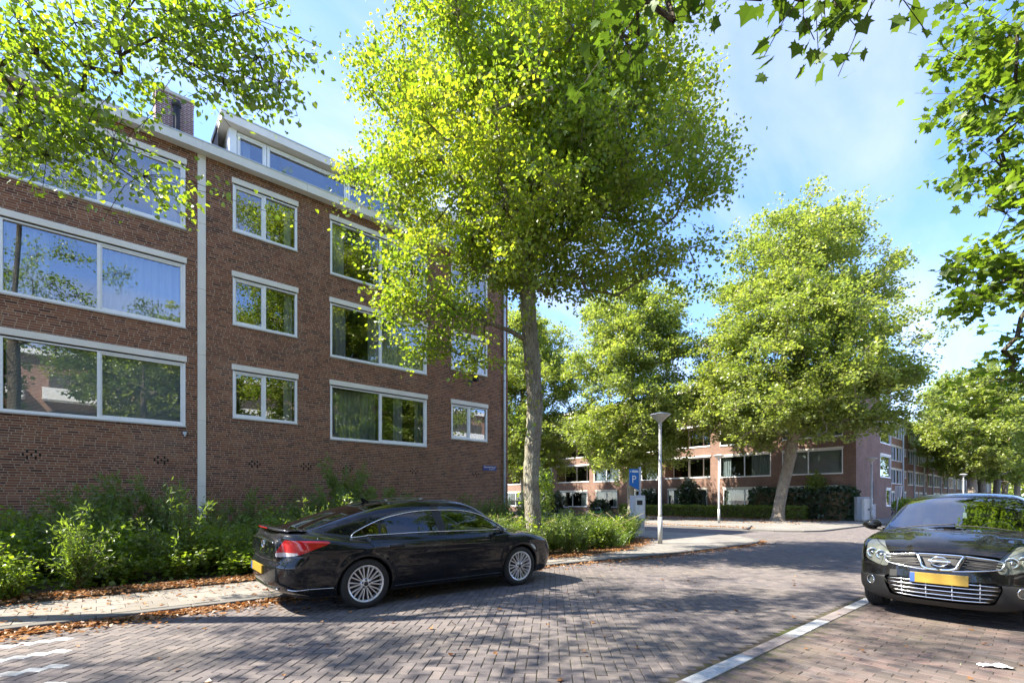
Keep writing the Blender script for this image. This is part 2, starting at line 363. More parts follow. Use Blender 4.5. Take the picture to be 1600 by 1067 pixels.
leaf('leaf_tree', [(0.0, (0.09, 0.13, 0.036)), (0.4, (0.175, 0.215, 0.056)), (0.75, (0.275, 0.295, 0.084)), (0.95, (0.38, 0.36, 0.12)), (1.0, (0.36, 0.26, 0.09))], trans=(.97, 1.06, .40), gloss=.04)
leaf('leaf_dark', [(0.0, (0.045, 0.085, 0.018)), (0.6, (0.085, 0.135, 0.026)), (1.0, (0.14, 0.18, 0.03))], mixf=.28, gloss=.012)
leaf('leaf_maple', [(0.0, (0.055, 0.095, 0.02)), (0.6, (0.11, 0.16, 0.03)), (1.0, (0.20, 0.23, 0.04))], mixf=0.5, gloss=.012)
leaf('leaf_shrub', [(0.0, (0.075, 0.13, 0.016)), (0.5, (0.15, 0.205, 0.025)), (0.9, (0.23, 0.265, 0.035)), (1.0, (0.30, 0.29, 0.05))], gloss=.035)
leaf('leaf_fine', [(0.0, (0.07, 0.11, 0.028)), (0.6, (0.13, 0.18, 0.04)), (1.0, (0.20, 0.24, 0.06))], gloss=.035)
leaf('leaf_hedge', [(0.0, (0.09, 0.13, 0.022)), (0.6, (0.17, 0.215, 0.04)), (1.0, (0.28, 0.30, 0.06))], gloss=.04)
leaf('leaf_evergreen', [(0.0, (0.014, 0.035, 0.012)), (0.6, (0.03, 0.06, 0.018)), (1.0, (0.06, 0.09, 0.025))], mixf=0.2)
leaf('grass_blade', [(0.0, (0.08, 0.14, 0.02)), (0.6, (0.14, 0.21, 0.032)), (1.0, (0.24, 0.26, 0.07))])
leaf('litter', [(0.0, (0.11, 0.06, 0.03)), (0.35, (0.21, 0.11, 0.05)), (0.7, (0.30, 0.165, 0.07)), (1.0, (0.36, 0.26, 0.13))], trans=(1, 0.7, 0.4), mixf=0.2, gloss=0.03)
def paint(name, col, flake=0.0):
    t = NT(name); pos = t.n('ShaderNodeTexCoord').outputs['Object']
    dust = t.noise(3.0, 5, 0.65, vec=pos)
    t.pbr(t.ramp(dust, [(0.42, col), (0.75, tuple(c + .012 for c in col))]), t.ramp(dust, [(0.3, (0.35,) * 3), (0.7, (0.5,) * 3)]), 0.0, 0.04, None, 1.0)
paint('black_paint', (0.004, 0.0042, 0.0045)); paint('blue_black_paint', (0.0035, 0.0045, 0.0065))
plain('tail_red', (0.45, 0.008, 0.014), 0.12, var=0.1, coat=1.0, scale=8)
plain('tail_clear', (0.55, 0.5, 0.5), 0.12, var=0.15, coat=1.0, scale=20)
plain('lamp_inside', (0.22, 0.23, 0.21), 0.3, 0.35, var=0.25, scale=9)

# ================================================================== GROUND, ROADS, PAVEMENTS
CT, ST = math.cos(TH), math.sin(TH)
def project(P):
    """pixel of the 1600 x 1067 photograph, and depth (only used to choose which pieces show largest)"""
    P = np.asarray(P, float); d = CT * P[..., 0] + ST * P[..., 1]; l = ST * P[..., 0] - CT * P[..., 1]
    dd = np.where(d > 0.1, d, 0.1)
    return 800 + 762 * l / dd, 781 - (P[..., 2] - 1.5) * 762 / dd, d
def sheet(name, poly, z, mat, parent=None, kind='structure', zb=None):
    """flat slab with a real edge"""
    m = MB(); m.prism(poly, z - 0.05 if zb is None else zb, z, 'xy'); o = m.build(name, mat, parent)
    if kind and parent is None: o['kind'] = kind
    return o
def rect(x0, x1, y0, y1): return [(x0, y0), (x1, y0), (x1, y1), (x0, y1)]
def brick_template(L, W, h=0.025, bev=0.005):
    x, y = L / 2, W / 2
    V = []
    for z, i in ((-h, 0), (-bev * 0.8, 0), (0, bev)):
        V += [(-x + i, -y + i, z), (x - i, -y + i, z), (x - i, y - i, z), (-x + i, y - i, z)]
    F = []
    for a in (0, 4):
        for k in range(4): F.append((a + k, a + (k + 1) % 4, a + 4 + (k + 1) % 4, a + 4 + k))
    F.append((8, 9, 10, 11))
    return np.array(V, float), np.array(F, int)
def lay(name, pieces, tmpl, mat, parent, n_single, stuff_name, tilt=0.004, zoff=0.0):
    """pieces: array of (x, y, angle); the n_single that show largest become parts, the rest one joined part"""
    pcs = np.asarray(pieces, float); V, F = tmpl
    z = zoff + rng.normal(0, 0.0012, len(pcs)); tx = rng.normal(0, tilt, len(pcs)); ty = rng.normal(0, tilt, len(pcs))
    u, v, d = project(np.column_stack([pcs[:, :2], z]))
    vis = (d > 1) & (u > -5) & (u < 1605) & (v < 1072) & (v > 700)
    order = np.argsort(np.where(vis, d, 1e6)); single = order[:min(n_single, int(vis.sum()))]
    me = mesh_np(name, V, F); me.materials.append(mat)
    for i in single:
        o = link(name, me, None, parent); o.location = (pcs[i, 0], pcs[i, 1], z[i]); o.rotation_euler = (tx[i], ty[i], pcs[i, 2])
    rest = np.setdiff1d(np.arange(len(pcs)), single)
    if len(rest):
        c, s = np.cos(pcs[rest, 2]), np.sin(pcs[rest, 2])
        X = V[None, :, 0] * c[:, None] - V[None, :, 1] * s[:, None] + pcs[rest, 0][:, None]
        Y = V[None, :, 0] * s[:, None] + V[None, :, 1] * c[:, None] + pcs[rest, 1][:, None]
        Z = V[None, :, 2] + z[rest][:, None] + V[None, :, 0] * ty[rest][:, None] * -1 + V[None, :, 1] * tx[rest][:, None]
        VV = np.stack([X, Y, Z], -1).reshape(-1, 3); FF = (F[None] + (np.arange(len(rest)) * len(V))[:, None, None]).reshape(-1, 4)
        o = link(stuff_name, mesh_np(stuff_name, VV, FF), mat, parent); o['kind'] = 'stuff'

ground = sheet('ground', rect(-1500, 1500, -1500, 1500), -0.06, M['far_ground'], zb=-0.5)
# ---- the brick road: joint bed with real clinkers in 45 degree herringbone
RX0, RX1 = -4.2, 30.0
def kerb_y(x): return float(np.interp(x, [-60, 7.5, 11.5, 17.2], [7.88, 7.86, 7.32, 7.2]))
road = sheet('road', rect(RX0, RX1, 2.185, 8.05), -0.008, M['joint_dark'], zb=-0.055)
B = 0.101; q = math.sqrt(0.5)
bricks, whites = [], []
ii = np.arange(-60, 360); A, Bc = np.meshgrid(ii, ii, indexing='ij')
for k, vert in ((0, False), (3, True)):
    m_ = ((A - Bc) % 4) == k
    a = A[m_].astype(float); b = Bc[m_].astype(float)
    ca = (a + (0.5 if vert else 1.0)) * B; cb = (b + (1.0 if vert else 0.5)) * B
    X = q * (ca + cb) - 6.0 + 0.05; Y = q * (cb - ca) + 4.36
    keep = (X > RX0) & (X < RX1) & (Y > 2.195) & (Y < 8.0)
    kb = np.interp(X, [-60, 7.5, 11.5, 17.2, 30], [7.88, 7.86, 7.32, 7.2, 7.2]) - 0.12 + np.where(X > 17.2, 2.0, 0)
    keep &= Y < kb
    ang = R(45) if vert else R(-45)
    row_ = ((A[m_] - Bc[m_]) // 4)[keep]
    for x, y, rw_ in zip(X[keep], Y[keep], row_):
        if not vert and rw_ % 2 == 0 and x < -0.22 and 5.4 < y < 7.6: whites.append((x, y, ang))
        else: bricks.append((x, y, ang))
T_cl = brick_template(0.202 - 0.008, 0.101 - 0.008)
lay('paving_brick', bricks, T_cl, M['clinker'], road, 300, 'paving_bricks_far')
lay('white_marking_brick', whites, T_cl, M['white_brick'], road, 60, 'white_marking_bricks_far', zoff=0.001)
# gutter course along the kerb
gut = [(x, kerb_y(x) - 0.10, math.atan2(kerb_y(x + .1) - kerb_y(x), .1)) for x in np.arange(RX0 + .1, 17.2, 0.204)]
lay('gutter_brick', gut, brick_template(0.198, 0.10), M['clinker'], road, 90, 'gutter_bricks_far', zoff=0.004)
road_w = sheet('road_west', rect(-60, RX0, 2.185, 8.05), -0.006, M['far_clinker'], zb=-0.055)
road_e = sheet('road_east', rect(RX1, 260, 1.0, 8.05), -0.006, M['far_clinker'], zb=-0.055)
cross = sheet('cross_street', rect(16.2, 26.6, 8.05, 90), -0.006, M['far_clinker'], zb=-0.055)
# ---- parking bay
bay = sheet('parking_bay', rect(-4.2, 30.0, -2.2, 2.185), -0.005, M['joint_sand'], zb=-0.055)
pb = []
for r_, x in enumerate(np.arange(-3.5, 15, 0.106)):
    for y in np.arange(-1.6, 1.85, 0.212):
        yy = y + (r_ % 2) * 0.106 + 0.02 * math.sin(x * 1.7) + rng.normal(0, 0.003)
        if yy < 1.935: pb.append((x + rng.normal(0, 0.003), yy, R(90) + rng.normal(0, 0.016)))
lay('bay_brick', pb, brick_template(0.2095, 0.1025, bev=0.005), M['bay_brick'], bay, 260, 'bay_bricks_far', tilt=0.012)
ln_w, ln_g = [], []
for x in np.arange(-3.5, 29.8, 0.212):
    (ln_w if ((x - 3.62) % 2.12) < 1.06 else ln_g).append((x + 0.106, 2.11, 0.0))
lay('white_line_brick', ln_w, brick_template(0.2085, 0.145, bev=0.004), M['white_brick'], bay, 60, 'white_line_bricks_far', zoff=0.005)
lay('grey_line_brick', ln_g, brick_template(0.2085, 0.145, bev=0.004), M['line_grey_brick'], bay, 60, 'grey_line_bricks_far', zoff=0.005)
sheet('parking_strip_far', rect(30.0, 260, -2.2, 1.0), -0.006, M['far_clinker'], zb=-0.055)
sheet('pavement_south', rect(-60, 260, -9.0, -2.2), 0.06, M['far_tile'], zb=-0.055)
# ---- near pavement: kerb stones, tiles, planted beds
kpath = [(-30, 7.88), (-12, 7.88), (-3, 7.88), (2, 7.88), (7.5, 7.86), (9.5, 7.6), (11.5, 7.32), (14, 7.22), (16.6, 7.2)] + \
        [(16.6 + 3.6 * math.sin(a), 10.8 - 3.6 * math.cos(a)) for a in np.linspace(0.15, math.pi / 2, 9)] + [(20.3, 14), (20.6, 22), (20.6, 90)]
outer = kpath; KW = 0.16
def offset_path(path, w):
    P = np.array(path, float); T = np.gradient(P, axis=0); T /= np.linalg.norm(T, axis=1)[:, None]
    return P + np.column_stack([-T[:, 1], T[:, 0]]) * w
inner = offset_path(kpath, KW)
pave = sheet('pavement', [tuple(p) for p in inner] + [(13.9, 90), (13.9, 9.7), (-30, 9.7)], 0.045, M['far_tile'], zb=-0.055)
# kerb stones of a metre each
P = np.array(kpath, float); seg = np.linalg.norm(np.diff(P, axis=0), axis=1); cum = np.concatenate([[0], np.cumsum(seg)])
def on_path(s): return np.array([np.interp(s, cum, P[:, 0]), np.interp(s, cum, P[:, 1])])
s = 26.0
while s < cum[-1] - 45:
    p0, p1 = on_path(s + 0.004), on_path(s + 0.996); mid = (p0 + p1) / 2; a = math.atan2(p1[1] - p0[1], p1[0] - p0[0]); L = np.linalg.norm(p1 - p0)
    m = MB(); m.bbox(-L / 2, L / 2, 0.0, KW, -0.06, 0.06 + rng.normal(0, 0.002), 0.012)
    o = m.build('kerb_stone', M['kerb_stone'], pave); o.location = (mid[0], mid[1], 0); o.rotation_euler = (0, 0, a)
    s += 1.0
tiles = [(x + 0.15 + (0.15 if r_ % 2 else 0), y + 0.15, rng.normal(0, 0.004)) for r_, y in enumerate(np.arange(8.06, 9.5, 0.302)) for x in np.arange(-8, 8.6, 0.302)]
lay('paving_tile', tiles, brick_template(0.297, 0.297, h=0.02, bev=0.004), M['paving_tile'], pave, 290, 'paving_tiles_far', tilt=0.006, zoff=0.060)
bed = sheet('planting_bed', [(-30, 9.62), (7.2, 9.62), (8.3, 8.75), (9.4, 8.55), (11.5, 8.75), (13.6, 9.5), (15.2, 10.5), (15.8, 11.6), (15.7, 14.0), (15.2, 17), (13.95, 17), (13.95, 16.59), (-30, 16.59)], 0.085, M['soil'], zb=-0.05)
# ---- pavement across the side street
farpave = sheet('far_pavement', [(24.8, 90), (24.8, 9.6), (25.4, 8.7), (26.4, 8.25), (260, 8.25), (260, 10.6), (40.2, 10.6), (40.2, 90)], 0.05, M['far_tile'], zb=-0.055)
m = MB(); kp = [(24.7, 90), (24.7, 9.6), (25.3, 8.6), (26.4, 8.13), (200, 8.13)]
for a, b in zip(kp[:-1], kp[1:]):
    an = math.atan2(b[1] - a[1], b[0] - a[0]); L = math.hypot(b[0] - a[0], b[1] - a[1])
    m.bbox(0, L, -0.06, 0.10, -0.06, 0.062, 0.012, Matrix.Translation((*a, 0)) @ Matrix.Rotation(an, 4, 'Z'))
m.build('far_kerb', M['kerb_stone'], farpave)
sheet('garden_soil', rect(40.2, 42.3, 10.6, 60), 0.055, M['soil'], zb=-0.055)

# ================================================================== BUILDINGS
FY = 16.6           # brick face of the near block
def win_parts(parent, x0, x1, z0, z1, mull, face, axis, depth_sign, lintel=True, sill=True, sash_side=1, curtain=None, blind=False, name='window', room=True, simple=False):
    """A window in a wall. Local frame: s along the wall, t outwards, z up. face = wall face position, axis 'x' (wall runs along x, outward = -y) or
    'y' (wall runs along y, outward = -x)."""
    def P(m):      # map local (s, t, z) verts to world
        for i, V in enumerate(m.v):
            s_, t_, z_ = V[:, 0].copy(), V[:, 1].copy(), V[:, 2].copy()
            m.v[i] = np.column_stack([s_, face - t_ * depth_sign, z_]) if axis == 'x' else np.column_stack([face - t_ * depth_sign, s_, z_])
        return m
    fr = MB(); w = 0.065; zt = z1 - (0.17 if lintel else 0.0)
    # outer frame
    for a, b, c, d in ((x0, x1, z0, z0 + w), (x0, x1, zt - w, zt), (x0, x0 + w, z0 + w, zt - w), (x1 - w, x1, z0 + w, zt - w)):
        fr.box(a, b, -0.10, 0.012, c, d)
    mw = 0.075
    if mull is not None: fr.box(mull - mw / 2, mull + mw / 2, -0.10, 0.006, z0 + w, zt - w)
    win = P(fr).build(name, M['white_paint'], parent)
    spans = [(x0 + w, x1 - w)] if mull is None else [(x0 + w, mull - mw / 2), (mull + mw / 2, x1 - w)]
    for i, (a, b) in enumerate(spans):
        sw = 0.052
        if not simple and (mull is None or i == (1 if sash_side > 0 else 0)):       # opening sash with a frame of its own
            m = MB()
            for aa, bb, c, d in ((a, b, z0 + w, z0 + w + sw), (a, b, zt - w - sw, zt - w), (a, a + sw * .6, z0 + w + sw, zt - w - sw), (b - sw, b, z0 + w + sw, zt - w - sw)):
                m.box(aa + .002, bb - .002, -0.075, -0.012, c + .002, d - .002)
            P(m).build('sash', M['white_paint'], win)
        m = MB(); m.box(a + .001, b - .001, -0.056, -0.050, z0 + w + .001, zt - w - .001)
        P(m).build('pane', M['far_glass' if simple else 'window_glass'], win)
    if lintel:
        m = MB(); m.bbox(x0 - 0.03, x1 + 0.03, -0.02, 0.055, z1 - 0.165, z1, 0.008); P(m).build('lintel', M['cream_paint'], win)
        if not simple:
            m = MB(); m.box(x0 + 0.02, x1 - 0.02, -0.05, 0.018, z1 - 0.20, z1 - 0.168); P(m).build('shade_strip', M['black_plastic'], win)  # solid black strip standing in for the shade line under the lintel
    if sill:
        m = MB(); m.bbox(x0 - 0.02, x1 + 0.02, -0.05, 0.05, z0 - 0.045, z0 - 0.004, 0.006); P(m).build('sill', M['concrete'] if not simple else M['white_paint'], win)
    if curtain:
        for (a, b, mt) in curtain:
            n = max(12, int((b - a) * 60)); ss = np.linspace(a, b, n); ph = rng.uniform(0, 6)
            tt = -0.24 + 0.035 * np.sin(ss * 38 + ph) + 0.02 * np.sin(ss * 17 + 2 * ph)
            V = np.vstack([np.column_stack([ss, tt, np.full(n, z0 + 0.06)]), np.column_stack([ss, tt * 0.9 - .02, np.full(n, zt - 0.08)])])
            i_ = np.arange(n - 1); m = MB(); m.add(V, np.column_stack([i_, i_ + 1, n + i_ + 1, n + i_])); P(m).build('curtain', M[mt], win, True)
    if blind:
        m = MB()
        for z in np.arange(z0 + 0.1, zt - 0.1, 0.034): 
            m.add([(x0 + .1, -0.13, z), (x1 - .1, -0.13, z), (x1 - .1, -0.145, z + 0.028), (x0 + .1, -0.145, z + 0.028)], [(0, 1, 2, 3)])
        o = P(m).build('blind_slats', M['blind'], win); o['kind'] = 'stuff'
    if room:
        m = MB(); D = 3.2; a, b, c, d = x0 - .5, x1 + .5, z0 - 0.8, zt + 0.25
        V = [(a, -0.3, c), (b, -0.3, c), (b, -0.3, d), (a, -0.3, d), (a, -D, c), (b, -D, c), (b, -D, d), (a, -D, d)]
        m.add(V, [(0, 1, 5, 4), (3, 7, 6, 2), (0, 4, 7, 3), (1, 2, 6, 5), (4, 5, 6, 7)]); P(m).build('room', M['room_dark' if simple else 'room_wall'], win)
    return win

def near_block():
    B_ = empty('apartment_block', (4, FY, 0))
    tag(B_, 'brown brick apartment block with white framed windows beside the parked dark saloon', 'building')
    inv = Matrix.Translation((-4, -FY, 0))
    X0, X1, ZT = -12.0, 13.9, 11.5
    wins = []
    cols = [(-1.75, 1.93, 3.60, 5.58, 0.05, 1), (3.12, 4.97, 3.98, 5.58, 4.0, 0), (6.04, 9.78, 3.58, 5.58, 7.86, 1), (10.92, 12.75, 4.0, 5.58, 11.82, 0), (-5.3, -3.4, 3.98, 5.58, -4.35, 0), (-10.3, -6.6, 3.58, 5.58, -8.4, 1)]
    for r_ in range(3):
        for c_, (a, b, c, d, mu, sd) in enumerate(cols):
            wins.append((a, b, c + 2.8 * r_, d + 2.8 * r_, mu, sd, r_, c_))
    vents = [(x, 2.61) for x in (-1.2, 1.37, 3.72, 5.25, 6.66, 9.24, 12.13)]
    vs = [(-0.075, 0.075), (0.075, 0.075), (-0.15, 0.0), (0.0, 0.0), (0.15, 0.0), (-0.075, -0.075), (0.075, -0.075)]
    holes = [(a, b, c - 0.045, d) for a, b, c, d, *_ in wins] + [(2.22, 2.43, 0, 12)]
    slots = [(x + dx_ - 0.02, x + dx_ + 0.02, z + dz - 0.045, z + dz + 0.045) for x, z in vents for dx_, dz in vs]
    # masonry behind the brick faces (mortar plane), with openings
    xs = sorted({X0, X1, *[h[0] for h in holes[:-1]], *[h[1] for h in holes[:-1]]}); zs = sorted({0.0, ZT, *[h[2] for h in holes[:-1]], *[h[3] for h in holes[:-1]]})
    m = MB()
    for xa, xb in zip(xs[:-1], xs[1:]):
        for za, zb in zip(zs[:-1], zs[1:]):
            cx, cz = (xa + xb) / 2, (za + zb) / 2
            if any(h[0] < cx < h[1] and h[2] < cz < h[3] for h in holes[:-1]): continue
            m.add([(xa, FY + .005, za), (xb, FY + .005, za), (xb, FY + .005, zb), (xa, FY + .005, zb)], [(0, 1, 2, 3)])
    for a, b, c, d in holes[:-1]:      # reveals
        y0, y1 = FY + .001, FY + 0.30
        m.add([(a, y0, c), (a, y1, c), (a, y1, d), (a, y0, d)], [(0, 1, 2, 3)]); m.add([(b, y0, c), (b, y1, c), (b, y1, d), (b, y0, d)], [(3, 2, 1, 0)])
        m.add([(a, y0, c), (b, y0, c), (b, y1, c), (a, y1, c)], [(0, 1, 2, 3)]); m.add([(a, y0, d), (b, y0, d), (b, y1, d), (a, y1, d)], [(3, 2, 1, 0)])
    m.build('wall', M['mortar'], B_).matrix_parent_inverse = inv
    # single bricks, course by course (wild bond), cut at the openings
    br = []
    ch = 0.0625; nz_ = int(ZT / ch)
    for k in range(nz_):
        z0, z1 = k * ch + 0.0075, (k + 1) * ch - 0.0075; zc_ = (z0 + z1) / 2
        cuts = sorted([(h[0], h[1]) for h in holes + slots if h[2] < zc_ < h[3]])
        x = X0 + rng.uniform(-0.2, 0)
        segs = []; cur = X0
        for a, b in cuts:
            if a > cur: segs.append((cur, a))
            cur = max(cur, b)
        if cur < X1: segs.append((cur, X1))
        while x < X1:
            L = 0.21 if rng.random() < 0.70 else 0.10
            a, b = x, x + L
            for sa, sb in segs:
                aa, bb = max(a, sa), min(b, sb)
                if bb - aa > 0.02: br.append((aa, bb, z0, z1))
            x = b + 0.014
    br = np.array(br); n = len(br); yo = FY - rng.uniform(0, 0.0035, n)
    V = np.empty((n, 8, 3)); e = 0.002
    for q_, (ix, iz) in enumerate(((0, 2), (1, 2), (1, 3), (0, 3))):
        V[:, q_, 0] = br[:, ix]; V[:, q_, 2] = br[:, iz]; V[:, q_, 1] = FY + 0.012
        V[:, q_ + 4, 0] = br[:, ix] + (e if ix == 0 else -e); V[:, q_ + 4, 2] = br[:, iz] + (e if iz == 2 else -e); V[:, q_ + 4, 1] = yo
    F = np.array([(4, 5, 6, 7), (0, 1, 5, 4), (1, 2, 6, 5), (2, 3, 7, 6), (3, 0, 4, 7)])
    o = link('bricks', mesh_np('bricks', V.reshape(-1, 3), (F[None] + (np.arange(n) * 8)[:, None, None]).reshape(-1, 4)), M['wall_brick'], B_); o['kind'] = 'stuff'; o.matrix_parent_inverse = inv
    # vent slots
    for x, z in vents:
        m = MB()
        for dx_, dz in vs: m.box(x + dx_ - .02, x + dx_ + .02, FY + .0045, FY + .02, z + dz - .045, z + dz + .045)
        m.build('air_vent', M['dark_hole'], B_).matrix_parent_inverse = inv
    # other sides, roof
    m = MB(); m.box(X0, X1 - .002, FY + .3, FY + 10.5, -.05, ZT - .002); 
    V = np.array([(X1, FY + .013, 0), (X1, FY + 10.5, 0), (X1, FY + 10.5, ZT), (X1, FY + .013, ZT)]); m2 = MB(); m2.add(V, [(0, 1, 2, 3)])
    m2.build('end_wall', M['brick_dark_y'], B_).matrix_parent_inverse = inv
    m2 = MB(); m2.add([(X0, FY + 10.5, 0), (X1, FY + 10.5, 0), (X1, FY + 10.5, ZT), (X0, FY + 10.5, ZT)], [(3, 2, 1, 0)])
    m2.add([(X0, FY + .013, 0), (X0, FY + 10.5, 0), (X0, FY + 10.5, ZT), (X0, FY + .013, ZT)], [(3, 2, 1, 0)])
    m2.build('rear_wall', M['brick_dark_x'], B_).matrix_parent_inverse = inv
    m = MB(); m.box(X0 - .1, X1 + .1, FY - .1, FY + 10.6, ZT + .02, ZT + .16); m.build('roof', M['roof_felt'], B_).matrix_parent_inverse = inv
    # white fascia boards in lengths, with a flat trim on top and soffit
    xx = X0 - .2
    while xx < X1 + .2:
        x2 = min(xx + 2.9, X1 + .22)
        m = MB(); m.box(xx + .003, x2 - .003, FY - .30, FY - .27, ZT - .03, ZT + .215); m.build('fascia_board', M['cream_paint'], B_).matrix_parent_inverse = inv
        xx += 2.9
    m = MB(); m.box(X0 - .2, X1 + .22, FY - .315, FY - .15, ZT + .217, ZT + .245); m.build('roof_trim', M['zinc'], B_).matrix_parent_inverse = inv
    m = MB(); m.box(X0 - .2, X1 + .22, FY - .268, FY + .0, ZT - .012, ZT + .015); m.build('soffit', M['white_paint'], B_).matrix_parent_inverse = inv
    m = MB(); m.box(X1 + .19, X1 + .22, FY - .27, FY + 10.6, ZT - .03, ZT + .215); m.build('side_fascia', M['cream_paint'], B_).matrix_parent_inverse = inv
    # pilaster of stacked concrete lengths
    z = 0.0
    while z < ZT - .05:
        z2 = min(z + 1.9, ZT - .015); m = MB(); m.bbox(2.225, 2.425, FY - .035, FY + .02, z + .003, z2 - .003, .006)
        m.build('pilaster_block', M['cream_paint'], B_).matrix_parent_inverse = inv; z += 1.9
    # rain pipe and its brackets
    m = MB(); m.tube([(13.66, FY - .08, .05), (13.66, FY - .08, 11.48)], .05, 12); pipe = m.build('rain_pipe', M['zinc'], B_, True); pipe.matrix_parent_inverse = inv
    for z in (1.5, 3.4, 5.3, 7.2, 9.1, 11.0):
        m = MB(); m.tube([(13.66, FY - .08, z - .02), (13.66, FY - .08, z + .02)], .058, 12); m.box(13.645, 13.675, FY - .05, FY + .01, z - .012, z + .012); m.build('pipe_bracket', M['zinc'], pipe).matrix_parent_inverse = inv
    # windows
    for a, b, c, d, mu, sd, r_, c_ in wins:
        cur, bl = None, False
        if c_ == 0: cur = {0: None, 1: [(a + .1, a + .85, 'curtain_grey'), (mu + .1, b - .1, 'curtain')], 2: [(b - .75, b - .1, 'curtain')]}[r_]; bl = r_ == 0
        elif c_ == 2: cur = {0: [(a + .1, mu - .1, 'curtain_grey'), (b - 1.3, b - .9, 'curtain'), (b - .4, b - .1, 'curtain_grey')], 1: [(a + .1, a + .6, 'curtain'), (mu - .4, b - .1, 'curtain')], 2: [(a + .1, a + .55, 'curtain')]}[r_]
        elif c_ == 1: cur = [(b - .35, b - .1, 'curtain')]
        elif c_ == 3 and r_ < 2: cur = [(a + .1, b - .1, 'curtain_grey')] if r_ == 0 else [(a + .1, b - .1, 'curtain')]
        elif c_ >= 4: cur = [(a + .1, b - .1, 'curtain')]
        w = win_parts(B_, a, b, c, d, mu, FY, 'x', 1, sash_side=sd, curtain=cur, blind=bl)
        for ob in [w] + list(w.children): pass
        w.matrix_parent_inverse = inv
    # things on the sill inside the top left window
    # roof storey (dormer) with flat roof
    y0 = 18.0
    dm = MB(); dm.box(3.27, 3.50, y0 + .06, y0 + 5.5, ZT + .15, 13.62); dm.box(13.5, 13.6, y0 + .06, y0 + 5.5, ZT + .15, 13.62); dm.box(3.502, 13.498, y0 + 5.3, y0 + 5.49, ZT + .15, 13.6); dm.box(3.502, 13.498, y0 - .02, y0 + .3, ZT + .16, ZT + .30); d_ = dm.build('dormer', M['white_panel'], B_); d_.matrix_parent_inverse = inv
    m = MB(); m.bbox(3.02, 13.75, y0 - .28, y0 + 5.7, 13.60, 13.86, .012); m.build('dormer_roof', M['cream_paint'], d_)
    m = MB(); m.box(3.0, 13.77, y0 - .30, y0 + 5.72, 13.862, 13.89); m.build('dormer_trim', M['zinc'], d_)
    m = MB(); m.box(3.28, 3.50, y0 - .01, y0 + .058, ZT + .2, 13.597); m.build('dormer_post', M['white_paint'], d_)
    for a, b, cu in ((3.52, 4.40, [(3.62, 3.95, 'curtain')]), (4.42, 7.2, None), (7.22, 10.0, None), (10.02, 13.5, None)):
        w = win_parts(d_, a, b, ZT + .35, 13.55, None, y0 + .03, 'x', 1, lintel=False, sill=True, curtain=cu, name='dormer_window')
    # chimney, flues
    c_ = MB(); c_.box(1.42, 2.44, 19.0, 19.9, ZT + .15, 14.5); ch_ = c_.build('chimney', M['brick_purple_x'], B_); ch_.matrix_parent_inverse = inv
    m = MB(); m.bbox(1.38, 2.48, 18.96, 19.94, 14.502, 14.60, .01); m.build('chimney_cap', M['concrete'], ch_)
    m = MB(); m.lathe([(0.0, 14.9), (.16, 14.88), (.17, 14.84), (.12, 14.80), (.10, 14.60)], 14, c=(1.68, 19.4, 0)); m.build('chimney_pot', M['concrete'], ch_, True)
    m = MB(); m.tube([(1.96, 18.9, ZT + .1), (1.96, 18.9, 14.15)], .09, 12); m.lathe([(0, 14.32), (.13, 14.25), (.13, 14.12), (.09, 14.1)], 12, c=(1.96, 18.9, 0)); m.build('stove_pipe', M['black_plastic'], ch_, True)
    for x in (2.62, 2.86):
        m = MB(); m.tube([(x, 18.2, ZT + .1), (x, 18.2, ZT + .62)], .06, 10); m.lathe([(0, ZT + .74), (.1, ZT + .70), (.1, ZT + .6), (.06, ZT + .58)], 10, c=(x, 18.2, 0)); m.build('roof_vent', M['black_plastic'], B_, True).matrix_parent_inverse = inv
    # small tap under the lowest left window
    m = MB(); m.box(1.87, 1.95, FY - .06, FY + .005, 3.36, 3.44); m.tube([(1.91, FY - .05, 3.36), (1.91, FY - .05, 3.30)], .015, 8); m.build('wall_tap', M['zinc'], B_).matrix_parent_inverse = inv
    return B_
near_block()
# street name plate on the brick
def text_mesh(body, size, extrude=0.002, align='CENTER'):
    cu = bpy.data.curves.new('t', 'FONT'); cu.body = body; cu.size = size; cu.extrude = extrude; cu.align_x = align; cu.align_y = 'CENTER'; cu.resolution_u = 3
    o = bpy.data.objects.new('t', cu); COL.objects.link(o); dg = bpy.context.evaluated_depsgraph_get()
    me = bpy.data.meshes.new_from_object(o.evaluated_get(dg)); bpy.data.objects.remove(o); bpy.data.curves.remove(cu); return me
sg = MB(); sg.bbox(-.37, .37, -.012, .004, -.11, .11, .004); sgo = sg.build('street_name_plate', M['name_blue']); sgo.location = (12.87, FY - .012, 2.87)
tag(sgo, 'small dark blue street name plate on the brick corner by the rain pipe', 'sign')
o = link('lettering', text_mesh('ZEELANDSTRAAT', .082), M['sign_white'], sgo); o.rotation_euler = (R(90), 0, 0); o.location = (0, -.014, .035)
o = link('lettering', text_mesh('BUITENVELDERT', .042), M['sign_white'], sgo); o.rotation_euler = (R(90), 0, 0); o.location = (.12, -.014, -.055)
wl = MB(); wl.bbox(-.10, .10, -.02, .0, -.12, .12, .01); wl.lathe([(.03, -.24), (.10, -.23), (.13, -.14), (.13, -.03), (.10, -.0)], 14, axis='y', c=(0, -.26, 0))
wlo = wl.build('wall_lamp', M['black_plastic']); wlo.location = (11.87, FY - .004, 6.49); tag(wlo, 'round black wall lamp between two small windows at the brick corner', 'lamp')

